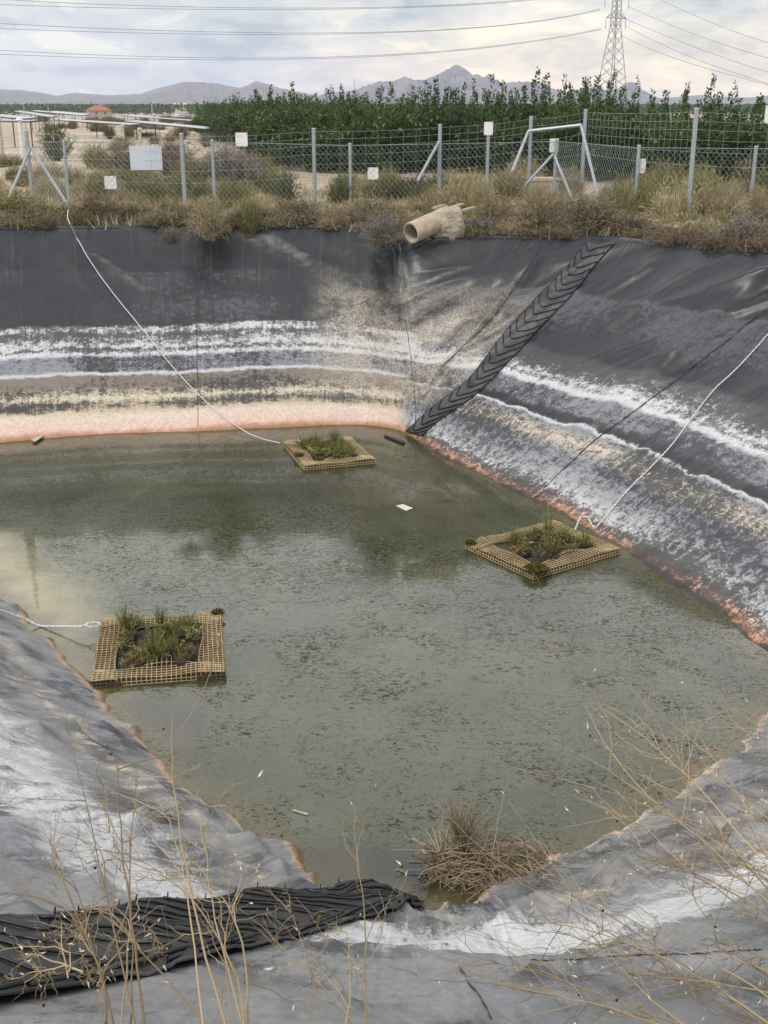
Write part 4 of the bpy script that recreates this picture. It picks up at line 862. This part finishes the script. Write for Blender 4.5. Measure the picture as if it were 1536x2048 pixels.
    if black:
        for sx_ in (-1, 1):
            mb = MB()
            for a in np.arange(0, .19, .03):
                x = sx_ * (hw - a); mb.tube([(x, -hh - .012, .07), (x, -hh - .035, .0), (x, -hh - .04, -.05)], .004, 4, False)
            for z in (.06, .03, 0.): mb.tube([(sx_ * hw, -hh - .02, z), (sx_ * (hw - .18), -hh - .02, z)], .004, 4, False)
            mb.build('net_corner', M['blacknet'], r)
            mb = MB(); mb.box((sx_ * (hw - .2) - .05, -hh - .03, -.03), (sx_ * (hw - .2) + .05, -hh - .008, .045)); mb.build('beam_end', M['beam'], r)
    return r, c, ex, ey, hw, hh
def rp(n): return [(random.uniform(-1, 1), random.uniform(-1, 1), random.choice(range(9)), random.uniform(.55, .95)) for _ in range(n)]
r1 = raft([(202, 1240), (439, 1222), (454, 1344), (182, 1361)], 'near left netted raft with a grid of beige mesh and green sedge tufts', [(-.97, .98, 0, 1.0), (.0, 1.0, 3, .85), (.75, .85, 4, .9)] + rp(30), [(.94, .95, .06)], True, .10)
r2 = raft([(558, 884), (690, 873), (761, 917), (617, 931)], 'smallest looking netted raft near the far wall, thickly overgrown', [(-.9, .9, 1, 1.1), (.6, .9, 4, 1.2)] + rp(48), [(-.9, -.2, .07)], False, .06)
r3 = raft([(934, 1085), (1103, 1041), (1241, 1095), (1064, 1150)], 'netted raft touching the right bank with a moss covered front corner', [(.9, .95, 0, 1.0)] + rp(28), [(-.85, -.9, .15), (-.93, .93, .06)], False, .05)

# ---------------------------------------------------------------- ropes
def rope(P, label, r=.0078):
    P = dense(P, .02); org = P[0].copy(); e = empty('rope', org, label, 'rope'); T = np.gradient(P, axis=0); T /= np.linalg.norm(T, axis=1)[:, None]; A = np.cross(T, [0.1, .2, 1.]); A /= np.linalg.norm(A, axis=1)[:, None]; B = np.cross(T, A); s = np.arange(len(P)) * .02 * 55
    for k_ in range(2):
        ph = s + k_ * math.pi; Q = P - org + (np.cos(ph)[:, None] * A + np.sin(ph)[:, None] * B) * r * .55; mb = MB(); mb.tube(Q, r * .72, 5); mb.build('strand', M['rope'], e, smooth=True)
    return e
P = [aty(138, 415, CB[1][0][1] - .05), aty(136, 422, 20.3), aty(135, 436, 20.15), aty(140, 448, 20.0)] + liner_pts([(150, 472), (190, 540), (235, 600), (285, 660), (340, 730), (395, 790), (440, 832), (470, 853)], .03) + [Wp(500, 872) + np.array([0, 0, .03]), Wp(530, 883) + np.array([0, 0, .03]), atz(560, 886, WZ + .1)]
rope(P, 'long white rope from the left fence post down the far wall to the far raft')
P = liner_pts([(1620, 590), (1545, 662), (1480, 735), (1420, 790), (1392, 830), (1340, 900), (1290, 950), (1255, 985), (1225, 1020), (1205, 1046), (1188, 1064)], .025)
rope(P, 'white rope lying down the right slope to the raft by the bank')
P = [Wp(1190, 1062) + np.array([0, 0, .03]), Wp(1182, 1058) + np.array([0, 0, .06]), Wp(1176, 1046) + np.array([0, 0, .08]), Wp(1160, 1046) + np.array([0, 0, .08]), atz(1150, 1060, WZ + .1)]
rope(P, 'short curl of white rope at the corner of the raft by the right bank', .009)
P = liner_pts([(-60, 1215), (0, 1232), (50, 1250), (85, 1266)], .06) + [Wp(120, 1262) + np.array([0, 0, .05]), atz(160, 1253, WZ + .1), atz(178, 1248, WZ + .12)]
rope(P, 'white rope from the left bank to the near left raft', .010)
an = np.linspace(0, 2 * math.pi, 20); c = atz(186, 1249, WZ + .12); rope(np.column_stack([c[0] + .07 * np.cos(an), c[1] + .05 * np.sin(an), np.full(20, c[2])]), 'loop of white rope tied to the corner of the near left raft', .007)

# ---------------------------------------------------------------- dry clump at the near shore
def tangle_clump():
    c = Wp(985, 1752) + np.array([0, .05, 0]); r = empty('dry_clump', c, 'heap of dry tangled stalks standing in the near water edge', 'dry plant')
    mb = MB(); n = 420
    a = rng.random(n) * 6.28; rr = rng.random(n) ** .5; B = np.column_stack([np.cos(a) * rr * .44, np.sin(a) * rr * .24 , -.06 + rng.random(n) * .30 * (1 - .6 * rr)]); d = np.column_stack([rng.normal(0, 1, n), rng.normal(0, .6, n), rng.normal(.05, .3, n)]); d /= np.linalg.norm(d, axis=1)[:, None]
    Ln = .15 + .35 * rng.random(n); t = np.linspace(-.5, .5, 6)
    for i in range(n):
        P = B[i] + d[i] * (t * Ln[i])[:, None]; P[:, 2] += .10 * (1 - 4 * t ** 2) * rng.random() - .05; P += rng.normal(0, .008, P.shape); mb.tube(P, [.0045, .004, .004, .0035, .003, .002], 4, False, rng.random())
    mb.build('stalks', M['clump'], r, tint=True)['kind'] = 'stuff'
    mb = MB()
    for i in range(130):
        a = rng.normal(0, .25, 2); L = .18 + .22 * rng.random(); P = np.array([[-.19 + .03 * rng.normal(), .10 + .03 * rng.normal(), .1]] * 5); tt = np.linspace(0, 1, 5); P[:, 0] += a[0] * tt * L; P[:, 1] += a[1] * tt * L; P[:, 2] += tt * L; P += rng.normal(0, .005, P.shape); mb.tube(P, np.linspace(.004, .0015, 5), 4, False, rng.random())
    mb.build('upright_tuft', M['clump'], r, tint=True)['kind'] = 'stuff'
    mb = MB()
    for i in range(55):
        a = rng.normal(0, 1, 2); L = .12 + .2 * rng.random(); P = np.array([[-.36, .02, .12]] * 5) + rng.normal(0, .03, 3); tt = np.linspace(0, 1, 5); P[:, 0] += a[0] * tt * L * .7; P[:, 1] += a[1] * tt * L * .5; P[:, 2] += tt * L * .7 - .25 * tt ** 2 * L; mb.tube(P, np.linspace(.0045, .002, 5), 4, False, rng.random())
    mb.build('straw_tuft', M['clump'], r, tint=True)['kind'] = 'stuff'
tangle_clump()

# ---------------------------------------------------------------- foreground dry stalks
def stalk_plant(base, targets, label, seed, rad=.0024, twig=7, husks=.32):
    rnd = np.random.default_rng(seed); base = np.array(base); r = empty('dry_weed', base, label, 'dry weed'); st_, hu, sd_ = MB(), MB(), MB()
    def curve(a, b, bow, n=16):
        t = np.linspace(0, 1, n)[:, None]; m_ = (a + b) / 2 + bow; P = (1 - t) ** 2 * a + 2 * t * (1 - t) * m_ + t ** 2 * b
        j = rnd.normal(0, .006, P.shape); j[0] = 0; return P + np.cumsum(j, 0) * .35 + j * .15
    def husk(p, d):
        d = d / (np.linalg.norm(d) + 1e-9); s = np.cross(d, rnd.normal(size=3)); s /= np.linalg.norm(s); L = .010 + .02 * rnd.random(); wv = .0016 + .0014 * rnd.random()
        k_ = np.cross(d, s) * L * .25; hu.add([p, p + d * L * .4 + s * wv + k_, p + d * L, p + d * L * .4 - s * wv + k_], [[0, 1, 2, 3]])
    for tg in targets:
        tg = np.array(tg); b0 = base + np.append(rnd.normal(0, .05, 2), 0); P = curve(b0, tg, np.array([rnd.normal(0, .12), rnd.normal(0, .1), rnd.normal(.10, .08)])) - base
        L = np.linalg.norm(tg - b0); q = rad * (.8 + .5 * rnd.random()); st_.tube(P, np.linspace(q, q * .35, len(P)), 5, True, rnd.random())
        for k_ in range(twig):
            i = rnd.integers(5, len(P) - 1); d = P[i + 1] - P[i - 1] if i + 1 < len(P) else P[i] - P[i - 1]; d = d / np.linalg.norm(d) + rnd.normal(0, .42, 3); d /= np.linalg.norm(d); l2 = L * (.08 + .22 * rnd.random())
            Q = curve(P[i], P[i] + d * l2, rnd.normal(0, l2 * .15, 3), 9); st_.tube(Q, np.linspace(q * .55, q * .2, 9), 4, True, rnd.random())
            for _ in range(2):
                j = rnd.integers(3, 8); d2 = d + rnd.normal(0, .6, 3); d2 /= np.linalg.norm(d2); l3 = l2 * (.2 + .4 * rnd.random()); Q2 = curve(Q[j], Q[j] + d2 * l3, rnd.normal(0, l3 * .2, 3), 6); st_.tube(Q2, np.linspace(q * .35, q * .15, 6), 3, True, rnd.random())
                if rnd.random() < husks * .5: husk(Q2[-1], d2 + rnd.normal(0, .5, 3))
                if rnd.random() < .015: sd_.tube([Q2[-1] - [0, 0, .004], Q2[-1], Q2[-1] + [0, 0, .004]], [.002, .0045, .002], 6)
            if rnd.random() < husks * .5: husk(Q[-1], d + rnd.normal(0, .6, 3))
        for _ in range(3):
            if rnd.random() < husks: i = rnd.integers(6, len(P)); husk(P[i - 1], rnd.normal(size=3))
    st_.build('stalks', M['stalk'], r, tint=True, smooth=True)
    if hu.n: hu.build('husks', M['husk'], r)['kind'] = 'stuff'
    if sd_.n: sd_.build('seed_heads', M['seed'], r)['kind'] = 'stuff'
    return r
def T(*L): return [aty(x, y, Y) for x, y, Y in L]
stalk_plant((-.55, 1.95, .0), T((130, 1440, 3.2), (235, 1500, 3.0), (60, 1690, 2.9), (190, 1640, 3.0), (20, 1780, 2.8), (270, 1560, 3.1), (140, 1760, 2.7)), 'tall dry weed at the left edge of the foreground', 1, .003)
stalk_plant((-.30, 1.95, -.02), T((340, 1425, 3.3), (310, 1600, 3.0), (420, 1640, 3.1), (250, 1700, 2.9), (330, 1740, 2.8), (480, 1770, 2.9), (210, 1800, 2.6)), 'dry weed with the tallest pale tips left of the near mat end', 2, .003)
stalk_plant((-.14, 1.95, -.02), T((700, 1640, 3.2), (560, 1780, 3.0), (640, 1850, 2.9), (500, 1840, 2.8), (590, 1900, 2.7)), 'thin leaning dry weed across the near mat', 3, twig=7)
stalk_plant((-.75, 2.3, .0), T((60, 1840, 2.7), (-30, 1900, 2.6), (140, 1880, 2.7), (10, 1960, 2.5), (230, 1930, 2.6), (320, 1900, 2.7), (180, 1980, 2.5), (90, 1950, 2.5)), 'low dry weed lying over the upper end of the near mat', 4, twig=8)
stalk_plant((1.15, 2.15, .05), T((1110, 1480, 3.6), (1180, 1420, 3.7), (1150, 1600, 3.5), (1250, 1520, 3.5), (1300, 1400, 3.7), (1380, 1440, 3.5), (1130, 1560, 3.5), (1200, 1680, 3.3), (1330, 1500, 3.4), (1420, 1400, 3.6), (1060, 1720, 3.2), (1230, 1620, 3.3)), 'large branching dry weed in the right foreground reaching over the water', 5, twig=9)
stalk_plant((1.3, 2.35, .05), T((1400, 1520, 3.5), (1470, 1480, 3.5), (1536, 1560, 3.3), (1340, 1620, 3.3), (1450, 1650, 3.1), (1530, 1700, 3.0), (1280, 1720, 3.1), (1250, 1560, 3.4), (1380, 1700, 3.1), (1480, 1590, 3.2)), 'dense dry weed at the right picture edge over the white band', 6, twig=9)
stalk_plant((1.0, 1.95, .03), T((960, 1690, 3.4), (1030, 1760, 3.2), (900, 1900, 2.9), (1100, 1860, 2.9), (1000, 1960, 2.7), (1200, 1820, 2.9), (1120, 1940, 2.7), (860, 1960, 2.8), (980, 1850, 3.0)), 'spreading dry weed low across the pale band in the right foreground', 7, twig=8)
stalk_plant((1.05, 2.1, .02), T((1300, 1850, 2.7), (1400, 1880, 2.6), (1240, 1950, 2.5), (1500, 1830, 2.7), (1380, 1780, 2.8), (1450, 1950, 2.4), (1320, 1990, 2.4)), 'dry weed crossing the lower right corner', 8, twig=8)

# ---------------------------------------------------------------- floating bits
def scrap(name, pts, z, m, label, cat, th=.006):
    P = np.array([atz(x, y, z) for x, y in pts]); c = P.mean(0); mb = MB(); n = len(P); V = np.vstack([P - c, P - c + [0, 0, th]]); mb.add(V, [list(range(n))[::-1], [n + i for i in range(n)]][0:1] + [[n + i for i in range(n)]] + [[i, (i + 1) % n, n + (i + 1) % n, n + i] for i in range(n)] if n == 4 else []); o = mb.build(name, m, loc=c); return tag(o, label, cat)
scrap('paper_scrap', [(792, 1012), (806, 1009), (826, 1017), (812, 1022)], WZ + .004, M['paper'], 'small cream scrap of paper floating on the pond', 'scrap')
scrap('rubber_strip', [(768, 873), (772, 871), (810, 886), (806, 889)], WZ + .006, M['rib'], 'thin black strip in the water at the foot of the far mat', 'strip', .02)
scrap('pale_stick', [(584, 1622), (587, 1620), (618, 1628), (614, 1631)], WZ + .003, M['plank'], 'pale stick floating near the near shore', 'stick')
scrap('grey_shard', [(62, 880), (80, 870), (88, 872), (70, 884)], WZ + .03, M['concrete'], 'grey plastic shard at the foot of the far wall', 'shard')

# ---------------------------------------------------------------- middle distance: solar field, houses, masts
def solar(x1, y1, Y1, x2, y2, Y2, dw, label):
    a, b_ = aty(x1, y1, Y1), aty(x2, y2, Y2); d = b_ - a; L = np.linalg.norm(d); u = d / L; s = np.array([-u[1], u[0], 0]); s = s if s[1] > 0 else -s; s /= np.linalg.norm(s); s = s * math.cos(.06) + np.array([0, 0, math.sin(.06)]); dw = dw * .32
    r = empty('solar_table', a, label, 'solar panels', 'solar tables in the field'); nrm = np.cross(u, s); nrm = nrm if nrm[2] > 0 else -nrm; k_ = max(3, int(L / 2.2))
    mb = MB(); mb.add([x for x in (-u * 0 - nrm * .05, u * L - nrm * .05, u * L + s * dw - nrm * .05, s * dw - nrm * .05)] + [x for x in (nrm * 0, u * L, u * L + s * dw, s * dw)], [[0, 1, 2, 3], [4, 5, 6, 7], [0, 1, 5, 4], [1, 2, 6, 5], [2, 3, 7, 6], [3, 0, 4, 7]]); mb.build('backing', M['rust'], r)
    shared = None
    for i in range(k_):
        p0 = u * (L * i / k_ + .03) + nrm * .006
        if shared is None:
            mb = MB(); w_ = L / k_ - .06; q_ = [u * 0, u * w_, u * w_ + s * dw, s * dw]; mb.add([x for x in q_] + [x + nrm * .03 for x in q_], [[3, 2, 1, 0], [4, 5, 6, 7], [0, 1, 5, 4], [1, 2, 6, 5], [2, 3, 7, 6], [3, 0, 4, 7]]); shared = mb.mesh('panel'); shared.materials.append(M['panel'])
        link('panel', shared, None, r, loc=p0)
    for i in range(0, k_ + 1, 2):
        p = a + u * L * i / k_ + s * dw * .5; h = p[2] - gz(p[0], p[1]); mb = MB(); mb.tube([(0, 0, -.02), (0, 0, -h - .1)], .035, 5); mb.build('leg', M['rust'], r, loc=p - a)
for i, t_ in enumerate([(108, 240, 92, 262, 250, 84, 2.6), (250, 243, 90, 412, 258, 78, 2.6), (-20, 232, 70, 46, 238, 62, 2.2), (-20, 242, 62, 60, 243, 60, 1.6), (28, 223, 130, 98, 234, 110, 2.6), (62, 222, 150, 165, 231, 130, 2.6), (100, 223, 175, 168, 229, 160, 2.6),
                      (222, 229, 165, 300, 234, 150, 2.2), (250, 232, 150, 400, 243, 120, 2.), (290, 230, 200, 410, 236, 170, 2.4), (370, 232, 160, 460, 238, 140, 2.2), (428, 221, 200, 490, 226, 180, 2.6)]):
    solar(*t_, ['long pale solar table in front of the house, left half', 'long pale solar table running right towards the orchard', 'pale solar table cut by the left picture edge, upper one', 'pale solar table cut by the left picture edge, lower one', 'solar table far left below the dark trees', 'second solar table from the left below the dark trees', 'solar table ending at the left side of the house', 'short solar table right of the house', 'thin solar table low behind the longest one', 'thin distant solar table left of the white hut', 'solar table below the white hut', 'distant solar table at the left tip of the orchard'][i])
def house(name, px0, px1, yb, yt, yr, Y, m, rm, label, hip=True, wins=()):
    a = aty(px0, yb, Y); b_ = aty(px1, yb, Y); e = aty(px0, yt, Y)[2]; rz_ = aty(px0, yr, Y)[2]; g0 = min(gz(a[0], Y), a[2]) - .3; w_ = b_[0] - a[0]; d_ = w_ * .8
    r = empty(name, (a[0] + w_ / 2, Y + d_ / 2, g0), label, 'house', rz=.42); mb = MB(); hw, hd = w_ * .40, d_ * .42; mb.box((-hw, -hd, 0), (hw, hd, e - g0)); mb.build('wall', m, r)
    mb = MB(); o_ = .15; hz2 = rz_ - g0; z0 = e - g0 + .004; V = [(-hw - o_, -hd - o_, z0), (hw + o_, -hd - o_, z0), (hw + o_, hd + o_, z0), (-hw - o_, hd + o_, z0), (-hw * .35 if hip else -hw - o_, 0, hz2), (hw * .35 if hip else hw + o_, 0, hz2)]
    mb.add(V, [[3, 2, 1, 0], [0, 1, 5, 4], [2, 3, 4, 5], [1, 2, 5], [3, 0, 4]]); mb.build('roof', rm, r)
    for (fx, fz, ww, wh) in wins:
        mb = MB(); cx = -hw + fx * 2 * hw; cz = fz * (e - g0); mb.box((cx - ww / 2, -hd - .03, cz - wh / 2), (cx + ww / 2, -hd - .004, cz + wh / 2)); mb.build('window', M['dark'], r)
house('house', 166, 221, 240, 221, 211, 245, M['wall'], M['tile'], 'square grey house with a red hipped roof among the solar tables', True, ((.3, .35, .45, .8), (.3, .8, .3, .35), (.7, .8, .3, .35)))
house('farmhouse', 340, 374, 215, 209, 206, 520, M['cream'], M['cream'], 'long low cream farmhouse on the tree line', False)
house('hut', 348, 374, 233, 224.5, 223.5, 250, M['white'], M['white'], 'small white flat roofed hut among the solar tables', False, ((.3, .6, .5, .4), (.6, .6, .5, .4)))
def mast(px, yb, yt, Y, r_, m, label, cat='mast', name='mast'):
    b_ = aty(px, yb, Y); t_ = aty(px, yt, Y); z = min(b_[2], gz(b_[0], Y)); o = MB(); o.tube([(0, 0, -.1), (0, 0, t_[2] - z)], [r_, r_ * .7], 7); o.tube([(0, 0, t_[2] - z), (0, 0, t_[2] - z + .1)], [r_ * 1.6, r_ * .8], 7); q_ = o.build(name, m, loc=(b_[0], Y, z)); return tag(q_, label, cat)
mast(50, 240, 209, 110, .05, M['galv'], 'thin mast above the left corner post'); mast(305, 236, 209, 180, .09, M['galv'], 'thin mast right of the red roofed house'); mast(97, 225, 211, 300, .1, M['galv'], 'short thin mast on the far left tree line'); mast(709, 190, 160, 900, .35, M['galv'], 'distant mast on the mountain slope left of the peak')
mast(43, 286, 240, 50, .10, M['white'], 'white concrete gate post on the left sand', 'gate post', 'gate_post'); mast(3, 292, 240, 48, .09, M['concrete'], 'grey gate post at the left picture edge', 'gate post', 'gate_post'); mast(281, 285, 259, 64, .10, M['stone'], 'pale concrete marker post beside the track', 'marker post', 'marker_post'); mast(247, 270, 252, 75, .08, M['stone'], 'pale short post left of the marker post', 'marker post', 'marker_post')

pq = aty(-22, 330, 24.8); zb_ = gz(pq[0], pq[1]); e = empty('lamp_mast', (pq[0], pq[1], zb_), 'mast just left of the picture, seen mirrored in the pond', 'mast')
mb = MB(); mb.tube([(0, 0, -.1), (0, 0, 2.6)], .10, 8); mb.build('pole', M['rust'], e); mb = MB(); mb.tube([(0, 0, 2.6), (0, 0, 3.7)], .035, 6); mb.build('rod', M['rust'], e); mb = MB(); mb.tube([(-.4, 0, 2.55), (.4, 0, 2.55)], .04, 6); mb.build('crossbar', M['rust'], e)
# ---------------------------------------------------------------- pylon and lines
PY = 400.; pb = aty(1220, 232, PY); pb[2] = -1.5
pyl = empty('pylon', pb, 'tall steel lattice pylon behind the orchard', 'pylon', rz=.5)
mb = MB(); zt0 = 46.
def hwid(z): return float(np.interp(z, [0, 28, 46], [4.3, 1.15, .8]))
zs = list(np.arange(0, 28, 3.1)) + list(np.arange(28, 47, 1.6)); cr = [(-1, -1), (1, -1), (1, 1), (-1, 1)]
for i in range(4):
    mb2 = MB(); mb2.tube([(cr[i][0] * hwid(z), cr[i][1] * hwid(z), z) for z in zs], .13, 4); mb2.build('leg', M['pylon'], pyl)
for z0, z1 in zip(zs[:-1], zs[1:]):
    for i in range(4):
        a, c_ = cr[i], cr[(i + 1) % 4]; h0, h1 = hwid(z0), hwid(z1)
        mb.bar((a[0] * h0, a[1] * h0, z0), (c_[0] * h1, c_[1] * h1, z1), .075, 3); mb.bar((c_[0] * h0, c_[1] * h0, z0), (a[0] * h1, a[1] * h1, z1), .075, 3)
mb.build('lattice', M['pylon'], pyl)
armz = [aty(1228, 36, PY)[2] - pb[2], aty(1228, 36, PY)[2] - pb[2] + 6.0]; ends = []
for kz, z in enumerate(armz):
    for s_ in (-1, 1):
        L_ = 4.0 + kz * .8; mb = MB(); h = hwid(z)
        for yy in (-h, h): mb.bar((s_ * h, yy, z), (s_ * L_, 0, z), .10, 4); mb.bar((s_ * h, yy, z + 1.5), (s_ * L_, 0, z), .10, 4)
        am = mb.build('arm', M['pylon'], pyl); mb = MB(); mb.bar((s_ * L_, 0, z), (s_ * L_, 0, z - 3.4), .10, 5); mb.build('insulator', M['pylon'], am)
cables = [([(1205, 57, 400), (850, 103, 340), (480, 117, 290), (0, 101, 240), (-200, 88, 220)], 'lowest power line to the left of the pylon'), ([(1205, 59, 400), (850, 106, 338), (480, 119, 288), (0, 110, 238), (-200, 98, 218)], 'twin of the lowest power line to the left of the pylon'),
          ([(1204, 18, 400), (900, 55, 350), (560, 69, 300), (0, 46, 240), (-200, 30, 220)], 'second lowest power line to the left of the pylon'), ([(1204, 20, 400), (900, 57, 348), (560, 71, 298), (0, 57, 238), (-200, 44, 218)], 'twin of the second lowest power line to the left'),
          ([(1250, -38, 395), (1000, 0, 350), (600, 22, 300), (100, 0, 250), (-100, -16, 230)], 'third power line from below, left of the pylon'), ([(1250, -36, 395), (1000, 2, 348), (600, 24, 298), (0, 6, 238), (-200, -10, 218)], 'twin of the third power line from below, left of the pylon'),
          ([(1250, 51, 400), (1330, 92, 320), (1430, 132, 260), (1540, 168, 215), (1700, 214, 170)], 'lower power line falling right from the near insulator'), ([(1240, 70, 405), (1330, 110, 325), (1430, 140, 262), (1540, 172, 216), (1700, 222, 170)], 'lowest power line falling right behind the pylon'),
          ([(1255, 12, 400), (1340, 50, 320), (1440, 85, 260), (1540, 118, 215), (1700, 160, 170)], 'power line falling right from the upper near insulator'), ([(1246, 36, 405), (1340, 75, 322), (1440, 112, 262), (1540, 146, 216), (1700, 190, 170)], 'middle power line falling right behind the pylon'), ([(1300, -10, 390), (1380, 28, 320), (1460, 58, 260), (1540, 88, 215), (1700, 132, 170)], 'topmost power line falling right at the picture corner')]
for pts, lb in cables:
    P = np.array([aty(*p) for p in pts]); t = np.linspace(0, 1, len(P)); tt = np.linspace(0, 1, 40); cf = [np.polyfit(t, P[:, i], 3) for i in range(3)]; Q = np.stack([np.polyval(c_, tt) for c_ in cf], 1); o_ = Q[0].copy(); mb = MB(); mb.tube(Q - o_, np.linspace(.06, .035, 40), 4); tag(mb.build('power_line', M['cable'], loc=o_), lb, 'power line')

# ---------------------------------------------------------------- haze
mb = MB(); mb.box((-3900, -3900, -9), (3900, 3900, 116)); hz = mb.build('haze', None); m = bpy.data.materials.new('haze_air'); m.use_nodes = True; N = NT(m.node_tree); N.n.clear()
pv = N.new('ShaderNodeVolumePrincipled'); pv.inputs['Color'].default_value = (.74, .79, 1.0, 1); pv.inputs['Density'].default_value = 2.0e-4; pv.inputs['Anisotropy'].default_value = .2
N.link(pv.outputs[0], N.new('ShaderNodeOutputMaterial').inputs['Volume']); hz.data.materials.append(m); tag(hz, kind='stuff')
